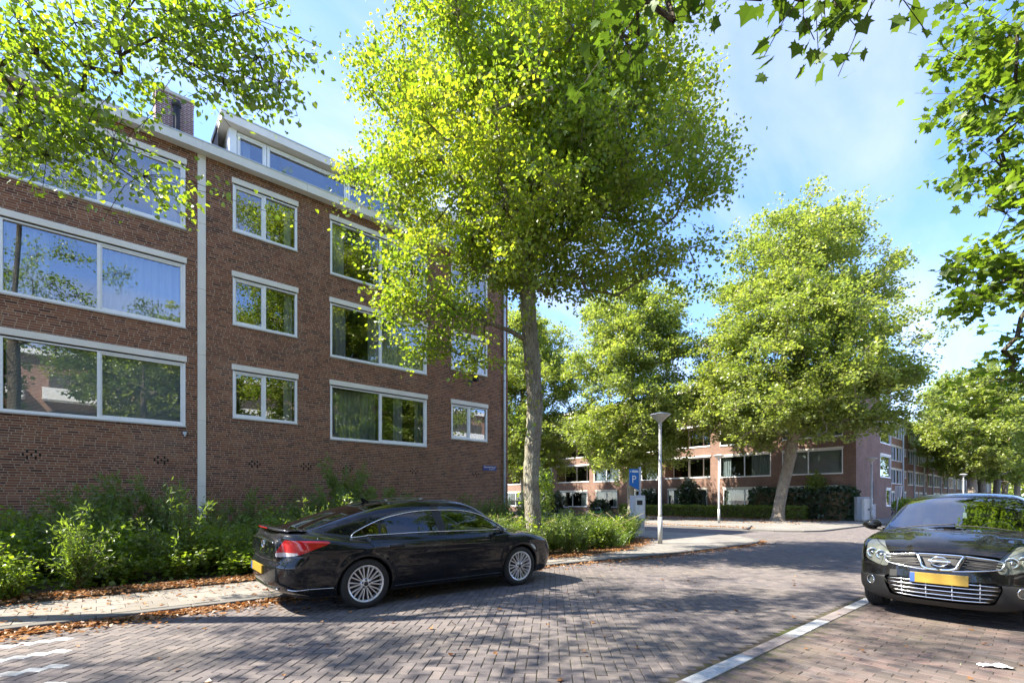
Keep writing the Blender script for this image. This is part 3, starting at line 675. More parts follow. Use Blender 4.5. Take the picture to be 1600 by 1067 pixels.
# ---------------------------------------------------------------- block across the side street
FX = 42.2
def side_block():
    B_ = empty('apartment_block', (FX, 10.8, 0)); tag(B_, 'red brick block with balconies behind the clipped hedge and big trees', 'building')
    inv = Matrix.Translation((-FX, -10.8, 0)); YA, YB, ZT = 10.8, 58.0, 11.45
    bays = []; y = 11.55
    kinds = ['w', 'b', 'w', 'b', 'w', 'b', 'w', 'b', 'w']
    ys = [(11.62, 15.84), (16.7, 21.0), (21.9, 26.5), (27.3, 31.1), (31.94, 35.44), (36.1, 41.2), (42.0, 45.6), (46.3, 51.2), (52, 55.8)]
    openb = [False, False, True, False, False, True, False, True, False]
    ops = []
    for (a, b), ob in zip(ys, openb):
        for r_ in range(3): ops.append((a, b, 3.5 + 2.8 * r_, 5.5 + 2.8 * r_, ob, r_))
        ops.append((a + .3, b - .3, 0.75, 2.62, False, -1))
    yy = sorted({YA, YB, *[o[0] for o in ops], *[o[1] for o in ops]}); zz = sorted({0.0, ZT, *[o[2] for o in ops], *[o[3] for o in ops]})
    m = MB()
    for a, b in zip(yy[:-1], yy[1:]):
        for c, d in zip(zz[:-1], zz[1:]):
            if any(o[0] < (a + b) / 2 < o[1] and o[2] < (c + d) / 2 < o[3] for o in ops): continue
            m.add([(FX, a, c), (FX, b, c), (FX, b, d), (FX, a, d)], [(3, 2, 1, 0)])
    for a, b, c, d, ob, r_ in ops:
        x0, x1 = FX, FX + (1.5 if ob else .2)
        m.add([(x0, a, c), (x1, a, c), (x1, a, d), (x0, a, d)], [(0, 1, 2, 3)]); m.add([(x0, b, c), (x1, b, c), (x1, b, d), (x0, b, d)], [(3, 2, 1, 0)])
        m.add([(x0, a, c), (x0, b, c), (x1, b, c), (x1, a, c)], [(0, 1, 2, 3)]); m.add([(x0, a, d), (x0, b, d), (x1, b, d), (x1, a, d)], [(3, 2, 1, 0)])
    m.build('wall', M['brick_far_y'], B_).matrix_parent_inverse = inv
    for i, (a, b, c, d, ob, r_) in enumerate(ops):
        if ob:      # loggia: set back glazing with a door, rail and awning rail
            mid = a + (b - a) * .62
            win_parts(B_, a + .02, mid, c + .02, d - .02, (a + mid) / 2, FX + 1.45, 'y', 1, lintel=False, sill=False, name='balcony_window', curtain=[(a + .2, a + .9, 'curtain')] if i % 3 else None, simple=True).matrix_parent_inverse = inv
            win_parts(B_, mid + .05, b - .02, c - .0 + .02, d - .02, None, FX + 1.45, 'y', 1, lintel=False, sill=False, name='balcony_door', simple=True).matrix_parent_inverse = inv
            m = MB(); m.bbox(FX - .05, FX + .06, a, b, c + .02, c + .14, .008); m.build('balcony_rail', M['white_paint'], B_).matrix_parent_inverse = inv
            m = MB(); m.bbox(FX - .08, FX + .03, a - .05, b + .05, d - .1, d + .06, .008); m.build('awning_rail', M['white_paint'], B_).matrix_parent_inverse = inv
        else:
            first = (a < 12.5)
            w = win_parts(B_, a, b, c, d, (a + b) / 2 if not first else a + (b - a) * .55, FX, 'y', 1, lintel=True, sill=True, simple=True, blind=False,
                      curtain=[(a + .15, a + .15 + (b - a) * (.35 if r_ >= 0 else .2), 'curtain'), (b - .9, b - .15, 'curtain')] if (i % 4 != 1 and not first) else None)
            w.matrix_parent_inverse = inv
            if first and r_ in (0, 1, 2):
                m = MB()
                for z in np.arange(c + .1, d - .2, .085): m.add([(FX + .11, a + .08, z), (FX + .11, b - .08, z), (FX + .15, b - .08, z + .06), (FX + .15, a + .08, z + .06)], [(0, 1, 2, 3)])
                o = m.build('blind_slats', M['sign_white'], w); o['kind'] = 'stuff'
    # wall towards the main road with its own windows
    X1 = 52.2; wy = [(48.64, 51.9, 3.4 + 2.8 * r_, 5.35 + 2.8 * r_) for r_ in range(3)] + [(50.5, 51.9, 1.0, 2.55)]
    xs = sorted({FX, X1, *[o[0] for o in wy], *[o[1] for o in wy]}); zs = sorted({0.0, ZT, *[o[2] for o in wy], *[o[3] for o in wy]})
    m = MB()
    for a, b in zip(xs[:-1], xs[1:]):
        for c, d in zip(zs[:-1], zs[1:]):
            if any(o[0] < (a + b) / 2 < o[1] and o[2] < (c + d) / 2 < o[3] for o in wy): continue
            m.add([(a, YA, c), (b, YA, c), (b, YA, d), (a, YA, d)], [(0, 1, 2, 3)])
    m.add([(X1, YA, 0), (X1, YB, 0), (X1, YB, ZT), (X1, YA, ZT)], [(0, 1, 2, 3)]); m.add([(FX, YB, 0), (X1, YB, 0), (X1, YB, ZT), (FX, YB, ZT)], [(3, 2, 1, 0)])
    m.build('end_wall', M['brick_far_x'], B_).matrix_parent_inverse = inv
    for a, b, c, d in wy: win_parts(B_, a, b, c, d, None, YA, 'x', 1, lintel=True, sill=True, simple=True).matrix_parent_inverse = inv
    m = MB(); m.tube([(46.2, YA - .06, .05), (46.2, YA - .06, 2.9)], .05, 8); m.build('rain_pipe', M['black_plastic'], B_).matrix_parent_inverse = inv
    m = MB(); m.bbox(FX - .3, X1 + .2, YA - .3, YB + .2, ZT, ZT + .26, .01); m.build('roof', M['cream_paint'], B_).matrix_parent_inverse = inv
    m = MB(); m.box(FX - .25, X1 + .15, YA - .25, YB + .15, ZT + .262, ZT + .28); m.build('roof_felt', M['roof_felt'], B_).matrix_parent_inverse = inv
side_block()
def long_row():
    RY = 15.0; X0, X1, ZT = 52.4, 170.0, 11.45
    B_ = empty('terrace', (X0, RY, 0)); tag(B_, 'long brown brick terrace with pale rain pipes receding beyond the red block', 'building'); inv = Matrix.Translation((-X0, -RY, 0))
    ops, pipes, slots = [], [], []
    x = X0 + 1.2
    while x < X1 - 13:
        pat = [(0.3, 1.2, 1), (2.2, 5.2, 0), (6.0, 8.6, 0), (8.9, 11.6, 0)]
        for a, b, sm in pat:
            for r_ in range(3): ops.append((x + a, x + b, (3.5 if not sm else 4.3) + 2.8 * r_, 5.4 + 2.8 * r_ - (.1 if sm else 0)))
        ops.append((x + .2, x + 1.1, .1, 2.6)); ops.append((x + 6.0, x + 8.0, .4, 2.6)); ops.append((x + 8.9, x + 11.0, .4, 2.6)); pipes += [x + 5.6, x + 11.9]
        x += 12.6
    m = MB(); xs = sorted({X0, X1, *[o[0] for o in ops], *[o[1] for o in ops]}); zs = sorted({0.0, ZT, *[o[2] for o in ops], *[o[3] for o in ops]})
    for a, b in zip(xs[:-1], xs[1:]):
        for c, d in zip(zs[:-1], zs[1:]):
            if any(o[0] < (a + b) / 2 < o[1] and o[2] < (c + d) / 2 < o[3] for o in ops): continue
            m.add([(a, RY, c), (b, RY, c), (b, RY, d), (a, RY, d)], [(0, 1, 2, 3)])
    m.add([(X0, RY + 10, 0), (X0, RY, 0), (X0, RY, ZT), (X0, RY + 10, ZT)], [(0, 1, 2, 3)])
    m.add([(X1, RY + 10, 0), (X1, RY, 0), (X1, RY, ZT), (X1, RY + 10, ZT)], [(3, 2, 1, 0)])
    m.build('wall', M['brick_dark_x'], B_).matrix_parent_inverse = inv
    for a, b, c, d in ops:
        near = a < 110
        win_parts(B_, a, b, c, d, None if b - a < 1.5 else (a + b) / 2, RY, 'x', 1, simple=True, room=near, lintel=True, sill=near).matrix_parent_inverse = inv
    for x in pipes:
        m = MB(); m.tube([(x, RY - .08, .05), (x, RY - .08, ZT)], .09, 8); m.build('rain_pipe', M['zinc'], B_, True).matrix_parent_inverse = inv
    m = MB(); m.bbox(X0 - .1, X1 + .2, RY - .35, RY + 10, ZT, ZT + .24, .01); m.build('roof', M['cream_paint'], B_).matrix_parent_inverse = inv
    for x in (60, 73, 86, 99):
        m = MB(); m.box(x, x + .9, RY + 3, RY + 3.8, ZT + .2, ZT + 1.8); m.build('chimney', M['brick_dark_x'], B_).matrix_parent_inverse = inv
long_row()
def opposite_block():
    """stands behind the camera across the road: the windows mirror it"""
    OY = -17.0; X0, X1, ZT = -22.0, 48.0, 12.2
    B_ = empty('apartment_block', (X0, OY, 0)); tag(B_, 'brick block with white balcony bands mirrored in the window panes', 'building'); inv = Matrix.Translation((-X0, -OY, 0))
    m = MB(); m.box(X0, X1, OY - 10, OY, 0, ZT); m.build('wall', M['brick_dark_x'], B_).matrix_parent_inverse = inv
    m = MB(); m.bbox(X0 - .2, X1 + .2, OY - 10.2, OY + .4, ZT + .01, ZT + .4, .02); m.build('roof', M['white_paint'], B_).matrix_parent_inverse = inv
    for r_ in range(4):
        z = 0.6 + 2.8 * r_
        for i, x in enumerate(np.arange(X0 + 1, X1 - 5, 6.0)):
            m = MB(); m.bbox(x, x + 5.0, OY + .002, OY + 1.1, z - .12, z + .75, .01); m.build('balcony', M['white_paint'], B_).matrix_parent_inverse = inv
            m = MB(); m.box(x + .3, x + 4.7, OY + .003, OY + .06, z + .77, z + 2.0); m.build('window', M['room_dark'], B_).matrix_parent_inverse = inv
opposite_block()

# ================================================================== TREES AND PLANTS
def unit(v): return v / (np.linalg.norm(v, axis=-1, keepdims=True) + 1e-9)
def leaf_shape(kind):
    """flat leaf template: base at the origin, tip along +y, normal +z"""
    if kind == 'quad': V = [(0, 0, 0), (-.46, .42, .07), (0, 1, -.06), (.46, .42, .07)]; F = [(0, 3, 2), (0, 2, 1)]
    elif kind == 'lance': V = [(0, 0, 0), (-.16, .4, .03), (0, 1, -.1), (.16, .4, .03)]; F = [(0, 3, 2), (0, 2, 1)]
    elif kind == 'heart': V = [(0, .08, 0), (.30, -.02, .05), (.52, .32, .07), (.30, .72, .03), (0, 1.05, -.08), (-.30, .72, .03), (-.52, .32, .07), (-.30, -.02, .05), (0, .5, 0)]; F = [(8, i, i + 1) for i in range(0, 7)] + [(8, 7, 0)]
    elif kind == 'maple':
        pts = [(0, 0), (.14, .10), (.42, -.06), (.40, .14), (.62, .26), (.46, .36), (.66, .66), (.40, .58), (.30, .66), (.20, .78), (0, 1.08)]
        pts = pts + [(-x, y) for x, y in pts[-2:0:-1]]; V = [(x, y, .10 * abs(x) - .08 * y * y) for x, y in pts] + [(0, .38, 0)]; n = len(pts); F = [(n, i, (i + 1) % n) for i in range(n)]
    elif kind == 'blade': V = [(-.04, 0, 0), (.04, 0, 0), (.03, .5, .05), (-.03, .5, .05), (0, 1, -.12)]; F = [(0, 1, 2), (0, 2, 3), (3, 2, 4)]
    return np.array(V, float), np.array(F, int)
def leaves(P, size, kind, g, up=0.55, dirs=None, spread=1.0):
    """one mesh worth of leaves at points P"""
    n = len(P); T, F = leaf_shape(kind)
    nrm = unit(g.normal(0, 1, (n, 3)) * spread + np.array([0, 0, up * 2.2]))
    d = g.normal(0, 1, (n, 3)) if dirs is None else dirs + g.normal(0, .45, (n, 3))
    d[:, 2] -= 0.25
    y = unit(d - nrm * np.sum(d * nrm, 1, keepdims=True)); x = np.cross(y, nrm)
    s = size * np.clip(g.normal(1, .22, n), .5, 1.6)
    V = P[:, None] + s[:, None, None] * (T[None, :, 0:1] * x[:, None] + T[None, :, 1:2] * y[:, None] + T[None, :, 2:3] * nrm[:, None])
    return V.reshape(-1, 3), (F[None] + (np.arange(n) * len(T))[:, None, None]).reshape(-1, 3)
def frusta(A, Bp, ra, rb, k):
    d = unit(Bp - A); ref = np.where(np.abs(d[:, 2:3]) < .9, np.array([[0, 0, 1.0]]), np.array([[1.0, 0, 0]]))
    u = unit(np.cross(d, ref)); w = np.cross(d, u); a = np.linspace(0, 2 * math.pi, k, endpoint=False)
    ring = np.cos(a)[None, :, None] * u[:, None] + np.sin(a)[None, :, None] * w[:, None]
    V = np.concatenate([A[:, None] + ring * ra[:, None, None], (Bp + d * rb[:, None] * .3)[:, None] + ring * rb[:, None, None]], 1)
    j = np.arange(k); F = np.stack([j, (j + 1) % k, k + (j + 1) % k, k + j], -1)
    return V.reshape(-1, 3), (F[None] + (np.arange(len(A)) * 2 * k)[:, None, None]).reshape(-1, 4)
def tree_mesh(seed, trunk, r0, ell, n_clump, n_twig, n_leaf, leaf_size, kind='quad', clump_r=1.0, fork=0.5, up=.5, shell=.5, burl=0.0, low=None, keep=None, extra=None, limb=1.0):
    """trunk: points; ell: [(centre, radii)] crown volume; returns (wood V, F), (leaf V, F)"""
    g = np.random.default_rng(seed); trunk = np.array(trunk, float)
    L = np.concatenate([[0], np.cumsum(np.linalg.norm(np.diff(trunk, axis=0), axis=1))]); ts = np.arange(0, L[-1], .4)
    tp = np.column_stack([np.interp(ts, L, trunk[:, i]) for i in range(3)])
    tp[:, :2] += np.column_stack([np.sin(ts * .9 + seed), np.cos(ts * .7 + seed)]) * .05 * np.minimum(ts, 3)[:, None] / 3
    pos = [p for p in tp]; par = [i - 1 for i in range(len(tp))]; ntr = len(tp)
    first_fork = int(ntr * fork)
    # clump centres inside the crown
    vol = np.array([np.prod(r) for _, r in ell]); pick = g.choice(len(ell), n_clump, p=vol / vol.sum()); C = []
    for e in pick:
        v = unit(g.normal(0, 1, 3)); rad = (shell + (1 - shell) * g.random()) if g.random() < .8 else g.random() ** .5
        C.append(np.array(ell[e][0]) + v * np.array(ell[e][1]) * rad * .97)
    C = np.array(C)
    if low is not None: C = C[C[:, 2] > low]
    if keep is not None: C = C[keep(C)]
    if extra is not None: C = np.vstack([C, np.array(extra, float)])
    C = C[np.argsort(np.min(np.linalg.norm(C[:, None] - tp[None, first_fork:], axis=2), axis=1))]
    tipn = []; ends = []
    posA = np.zeros((200000, 3)); posA[:ntr] = tp; n = ntr
    par = list(par)
    for c in C:
        Q = posA[first_fork:n]; dv = c - Q; dist = np.linalg.norm(dv, axis=1); hz = np.linalg.norm(dv[:, :2], axis=1)
        cost = dist + 1.3 * np.maximum(0, .35 * hz - dv[:, 2]) 
        b = first_fork + int(np.argmin(cost)); p0 = posA[b].copy(); D = np.linalg.norm(c - p0)
        k = max(1, int(D / .55)); prev = b
        lift = np.array([0, 0, 1.0]) * D * .13; side = g.normal(0, .05, 3) * D
        path = []
        for i in range(1, k + 1):
            t = i / k; p = p0 + (c - p0) * t + (lift + side) * math.sin(math.pi * t) * .6 + g.normal(0, .03, 3)
            posA[n] = p; par.append(prev); prev = n; path.append(n); n += 1
        cr = clump_r * g.uniform(.7, 1.25)
        for _ in range(n_twig):
            e = c + g.normal(0, 1, 3) * np.array([.55, .55, .36]) * cr
            cand = path[-3:]; b2 = cand[int(np.argmin([np.linalg.norm(posA[q_] - e) for q_ in cand]))]
            mid = (posA[b2] + e) / 2 + g.normal(0, .05, 3) + np.array([0, 0, .05]); posA[n] = mid; par.append(b2); posA[n + 1] = e; par.append(n); tipn.append(n + 1); n += 2
    pos = posA[:n]; par = np.array(par)
    cnt = np.zeros(n); cnt[tipn] = 1
    for i in range(n - 1, 0, -1): cnt[par[i]] += cnt[i]
    cnt = np.maximum(cnt, 1); tip = .0045; pw = math.log(max(cnt[0], 2)) / math.log(r0 / tip); rad = tip * cnt ** (1 / pw)
    # the trunk keeps most of its girth up to the fork
    z = np.arange(ntr) / max(1, ntr - 1); rad[:ntr] = np.maximum(rad[:ntr], r0 * np.clip(1 - .38 * z / max(fork, .2), .25, 1) * (z <= fork) )
    rad[ntr:] = np.maximum(rad[ntr:] * (limb if limb < 1 else 1 + (limb - 1) * np.clip((rad[ntr:] - .025) / .05, 0, 1)), tip); ch = np.arange(ntr, n)
    Ws, Fs, off = [], [], 0
    for lo, hi, k in ((.06, 9, 8), (.018, .06, 5), (0, .018, 3)):
        s_ = ch[(rad[ch] > lo) & (rad[ch] <= hi)]
        if len(s_):
            ra = np.minimum(rad[par[s_]], rad[s_] * 1.35)
            V, F = frusta(pos[par[s_]], pos[s_], ra, rad[s_], k); Ws.append(V); Fs.append(F + off); off += len(V)
    # trunk skin with root flare, ribs and burls
    k = 22; a = np.linspace(0, 2 * math.pi, k, endpoint=False); tz = np.arange(0, ts[-1] * .999, .12); tc_ = np.column_stack([np.interp(tz, ts, tp[:, i]) for i in range(3)])
    rr = np.interp(tz, ts, rad[:ntr]); rr = rr * (1 + .45 * np.exp(-tz / .28))
    bump = 1 + .05 * np.sin(a * 5 + seed)[None] * np.exp(-tz / 2.5)[:, None] + .035 * g.normal(0, 1, (len(tz), k))
    if burl:
        for _ in range(int(46 * burl)):
            zi, ai = g.uniform(.2, tz[-1] * .9), g.uniform(0, 6.28); da = np.angle(np.exp(1j * (a - ai))); bump += .34 * g.uniform(.4, 1) * np.exp(-((tz[:, None] - zi) / .085) ** 2 - (da[None] / .26) ** 2)
    V = np.stack([tc_[:, None, 0] + rr[:, None] * bump * np.cos(a), tc_[:, None, 1] + rr[:, None] * bump * np.sin(a), np.repeat(tc_[:, 2:3], k, 1)], -1)
    i = np.arange(len(tz) - 1)[:, None] * k; j = np.arange(k)[None]; F = np.stack([i + j, i + (j + 1) % k, i + k + (j + 1) % k, i + k + j], -1).reshape(-1, 4)
    Ws.append(V.reshape(-1, 3)); Fs.append(F + off)
    # leaves along the twigs
    tipn = np.array(tipn); per = n_leaf / len(tipn); idx = np.repeat(tipn, np.maximum(1, g.poisson(per, len(tipn)))); m_ = len(idx)
    t = g.random(m_) ** .6; A_ = pos[par[idx]]; P = A_ + (pos[idx] - A_) * t[:, None] + g.normal(0, 1, (m_, 3)) * np.array([.13, .13, .09]) * (clump_r + .3)
    LV, LF = leaves(P, leaf_size, kind, g, up, dirs=unit(pos[idx] - A_) * .6)
    return (np.vstack(Ws), np.vstack(Fs)), (LV, LF)
def make_tree(name, label, group, loc, bark, leafm, **kw):
    W, Lf = tree_mesh(**kw)
    t = empty(name, loc); tag(t, label, 'tree', group)
    link('trunk', mesh_np('trunk', *W, smooth=True), M[bark], t); link('crown', mesh_np('crown', *Lf), M[leafm], t)
    return t
def retree(src, name, label, group, loc, rz, sc=1.0):
    c = copy_tree(src); c.location = loc; c.rotation_euler = (0, 0, rz); c.scale = (sc, sc, sc); c.name = name; tag(c, label, 'tree', group); return c
def off_frame(C, x0=-80, x1=1440, y0=-60):
    u, v, d = project(C); return ~((d > .5) & (u > x0) & (u < x1) & (v > y0) & (v < 1100))
def back(px, py, d): l = (px - 800) / 762 * d; return (CT * d + ST * l, ST * d - CT * l, 1.5 + (781 - py) * d / 762)
# the linden between the parked saloon and the lamp post
make_tree('linden_tree', 'tall yellow green linden with a knobbly trunk by the front of the saloon', 'street trees', (8.72, 9.42, .06), 'bark', 'leaf_linden',
    seed=11, trunk=[(.08, -.06, 0), (-.02, .0, 2), (.06, -.02, 4), (-.06, .06, 6), (-.12, .08, 7.5), (.1, -.1, 9.5), (-.5, .3, 12), (-.6, .4, 14.5)], r0=.205, fork=.40, limb=1.5,
    ell=[((-.5, .1, 12.2), (4.4, 4.4, 5.2)), ((1.0, -1.3, 9.5), (3.4, 3.4, 2.5)), ((.9, -1.1, 11.6), (3.3, 3.3, 3.2)), ((-2.0, .4, 9.9), (2.7, 2.7, 2.4)), ((-.3, -.8, 7.8), (2.5, 2.5, 1.4)), ((-2.0, .8, 6.5), (1.6, 1.6, 1.1)), ((-1.2, .6, 7.4), (2.2, 2.2, 1.4)), ((1.7, -1.7, 7.5), (2.0, 2.0, 1.1))],
    n_clump=370, n_twig=14, n_leaf=155000, extra=[np.array(back(*p)) - np.array([8.72, 9.42, .06]) for p in ((1085, 265, 13), (1060, 215, 13), (1050, 290, 13), (1065, 310, 12.5), (1050, 400, 12.6), (1030, 425, 12.6), (1020, 395, 12.8), (1000, 440, 12.8), (1040, 350, 12.8), (680, 520, 11.9), (720, 555, 12), (650, 480, 11.7), (760, 505, 12.2), (700, 470, 12), (745, 565, 12.3), (615, 405, 11.6), (545, 265, 12.2), (660, 545, 11.8), (930, 455, 12.9))], leaf_size=.088, clump_r=.85, shell=.3, burl=1.0)
EXL = [np.array(back(*p)) - np.array([-2.35, 9.5, .06]) for p in ((-20, 110, 6.5), (30, 150, 6.6), (75, 185, 6.8), (20, 215, 6.8), (70, 245, 6.9), (125, 215, 6.9), (175, 245, 7.0), (225, 275, 7.2), (120, 40, 6.4), (30, 40, 6.4), (60, 90, 6.5), (200, 20, 6.4), (130, 110, 6.6), (190, 80, 6.6), (250, 60, 6.6), (290, 100, 6.7), (330, 50, 6.6), (350, 125, 6.8), (400, 90, 6.7), (435, 120, 6.8), (380, 20, 6.5), (270, 10, 6.4))]
lin = [o for o in COL.objects if o.name.startswith('linden_tree')][0]
g_ = np.random.default_rng(3); SP = []
for zc_ in list(g_.uniform(.4, 5.2, 26)) + [.35, .5, .6, .7, .9, .45, .8]:
    a = g_.uniform(0, 6.28); SP.append(np.array([math.cos(a), math.sin(a), 0]) * .3 + np.array([0, 0, zc_]) + g_.normal(0, .09, (int(g_.integers(5, 26 if zc_ < 1.2 else 11)), 3)))
V, F = leaves(np.vstack(SP), .075, 'heart', g_, .5); link('trunk_sprouts', mesh_np('trunk_sprouts', V, F), M['leaf_linden'], lin)
# the linden whose branches hang in from the left
make_tree('linden_tree', 'linden with drooping leafy branches hanging in front of the upper left windows', 'street trees', (-2.35, 9.5, .06), 'bark_dark', 'leaf_near',
    seed=23, trunk=[(0, 0, 0), (.1, .0, 3), (.2, -.1, 6), (.3, 0, 12)], r0=.17, fork=.38,
    ell=[((.1, 0, 10.4), (5.0, 5.0, 4.2)), ((1.9, -1.9, 8.6), (3.2, 3.2, 2.2))],
    n_clump=60, n_twig=14, n_leaf=18000, leaf_size=.066, limb=.32, extra=EXL, keep=lambda C: off_frame(C + np.array([-2.35, 9.5, 0]), -250, 700, -120), kind='heart', clump_r=.8, shell=.5, up=.35, low=6.3)
# the linden farther west along the same kerb: out of frame, its shade falls on the road
src_l = [o for o in COL.objects if o.name.startswith('linden_tree')][1]
retree(src_l, 'linden_tree', 'linden further along the kerb whose shade dapples the white road markings', 'street trees', (-11.2, 9.4, .06), 2.1, 1.05)
# big tree by the hedge
big = make_tree('elm_tree', 'huge broad pale green tree with a leaning trunk in front of the hedge', 'trees on the side street', (36.1, 13.55, .06), 'bark_pale', 'leaf_tree',
    seed=31, trunk=[(-.3, .2, 0), (-.05, 0, 2), (.35, -.3, 4.2), (.7, -.6, 7), (1.0, -.9, 13), (1.2, -1.0, 19)], r0=.36, fork=.22,
    ell=[((.4, -1.0, 11.0), (7.6, 7.6, 5.0)), ((.7, -.8, 15.6), (5.9, 5.9, 6.2)), ((-2.2, 2.0, 8.6), (5.0, 5.0, 2.8)), ((2.0, -3.6, 8.0), (4.6, 4.6, 2.8)), ((-1.0, .6, 6.9), (6.4, 6.4, 1.7)), ((.8, -.8, 18.6), (3.6, 3.6, 3.6))],
    n_clump=560, n_twig=12, n_leaf=190000, leaf_size=.16, clump_r=1.25, shell=.55, up=.75)
mid = make_tree('elm_tree', 'round topped green tree behind the parking meter', 'trees on the side street', (31.7, 22.9, .06), 'bark', 'leaf_tree',
    seed=41, trunk=[(0, 0, 0), (0, 0, 5), (.1, 0, 9), (.1, 0, 16)], r0=.27, fork=.28,
    ell=[((0, 0, 10.6), (5.2, 5.2, 6.0)), ((0, 0, 14.8), (3.9, 3.9, 4.0)), ((-.6, .4, 6.4), (4.6, 4.6, 2.2)), ((0, 0, 4.8), (4.4, 4.4, 1.5))],
    n_clump=330, n_twig=12, n_leaf=115000, leaf_size=.16, clump_r=1.15, shell=.6, up=.75)
dk = retree(mid, 'elm_tree', 'shaded green tree between the brown block and the knobbly trunk', 'trees on the side street', (29.5, 33.0, .06), 2.2, 1.0)
retree(mid, 'elm_tree', 'green tree close behind the rain pipe corner of the brown block', 'trees on the side street', (27.5, 40.0, .06), 5.1, 1.1)
retree(mid, 'elm_tree', 'distant green tree beside the balconies far down the side street', 'trees on the side street', (33.0, 48.0, .06), 4.0, 1.0)
row = None
for i, (x, y, rz, sc) in enumerate([(80, 8.7, .3, .95), (92, 9.0, 2.0, .95), (105, 8.7, 3.3, 1.0), (120, 9.0, 4.4, 1.0), (138, 8.6, 5.3, 1.1), (160, 8.0, 1.1, 1.2), (190, 4.0, 2.6, 1.3)]):
    lab = ('first', 'second', 'third', 'fourth', 'fifth', 'sixth', 'last')[i] + ' avenue tree past the red brick block along the brown terrace'
    if row is None:
        row = make_tree('avenue_tree', lab, 'avenue trees beyond the red block', (x, y, .05), 'bark_pale', 'leaf_tree',
            seed=53, trunk=[(0, 0, 0), (.1, 0, 3), (.1, .1, 6), (.2, 0, 15)], r0=.42, fork=.26,
            ell=[((0, 0, 10.5), (6.3, 6.3, 5.6)), ((0, 0, 14), (4.4, 4.4, 4.4)), ((0, 0, 6.8), (5.8, 5.8, 2.2))], n_clump=210, n_twig=11, n_leaf=56000, leaf_size=.25, clump_r=1.35, shell=.62, up=.75)
    else: retree(row, 'avenue_tree', lab, 'avenue trees beyond the red block', (x, y, .05), rz, sc)
for x, y, rz, sc, lab in ((-9.0, -7.2, 1.0, .95, 'sunlit tree mirrored in the large left hand window panes'), (4.5, -10.0, 2.7, .85, 'tall tree mirrored in the pair of narrow windows'), (22.0, -8.0, 4.1, .9, 'leafy tree mirrored in the corner windows')):
    retree(row, 'opposite_tree', lab, 'trees across the road, mirrored in the glass', (x, y, .05), rz, sc)
make_tree('maple_tree', 'dark green maple whose branches fill the upper right corner', 'maples by the parking bays', (14.6, -3.2, .06), 'bark_dark', 'leaf_maple',
    seed=61, trunk=[(0, 0, 0), (0, .1, 3), (0, .1, 6), (0, 0, 11)], r0=.22, fork=.28, ell=[((-.6, .9, 9.6), (5.2, 5.2, 4.3)), ((-.3, .9, 5.9), (4.9, 4.9, 2.2))],
    n_clump=190, n_twig=11, n_leaf=21000, leaf_size=.13, kind='maple', clump_r=.75, shell=.4, up=.7, keep=lambda C: off_frame(C + np.array([14.6, -3.2, 0]), -80, 1478),
    extra=[np.array(back(*p)) - np.array([14.6, -3.2, .06]) for p in ((1545, 70, 9.2), (1585, 130, 9), (1512, 185, 9.5), (1560, 215, 9.1), (1592, 280, 9), (1535, 150, 9.4), (1590, 40, 8.7), (1575, 330, 9), (1535, 465, 9.5), (1585, 430, 9), (1500, 480, 9.7), (1560, 400, 9.1), (1592, 520, 9), (1580, 560, 9.5), (1592, 600, 10), (1560, 590, 10.5), (1545, 420, 9.4), (1570, 180, 8.8), (1555, 250, 9.2))])
make_tree('maple_tree', 'maple above the camera with large lobed leaves against the sky', 'maples by the parking bays', (2.2, -4.6, .06), 'bark_dark', 'leaf_dark',
    seed=67, trunk=[(0, 0, 0), (0, .1, 3), (.1, .1, 6), (0, 0, 11)], r0=.2, fork=.3, ell=[((0, -.4, 9.6), (4.2, 4.2, 3.6))],
    n_clump=60, n_twig=9, n_leaf=3600, leaf_size=.115, kind='maple', clump_r=.6, shell=.5, up=.7, keep=lambda C: off_frame(C + np.array([2.2, -4.6, 0]), -300, 1900, -420),
    extra=[(2.58, 6.04, 5.85), (3.05, 5.75, 5.9), (2.4, 6.15, 5.72), (1.7, 7.32, 6.12), (1.72, 7.55, 6.0), (1.93, 7.12, 6.3)])
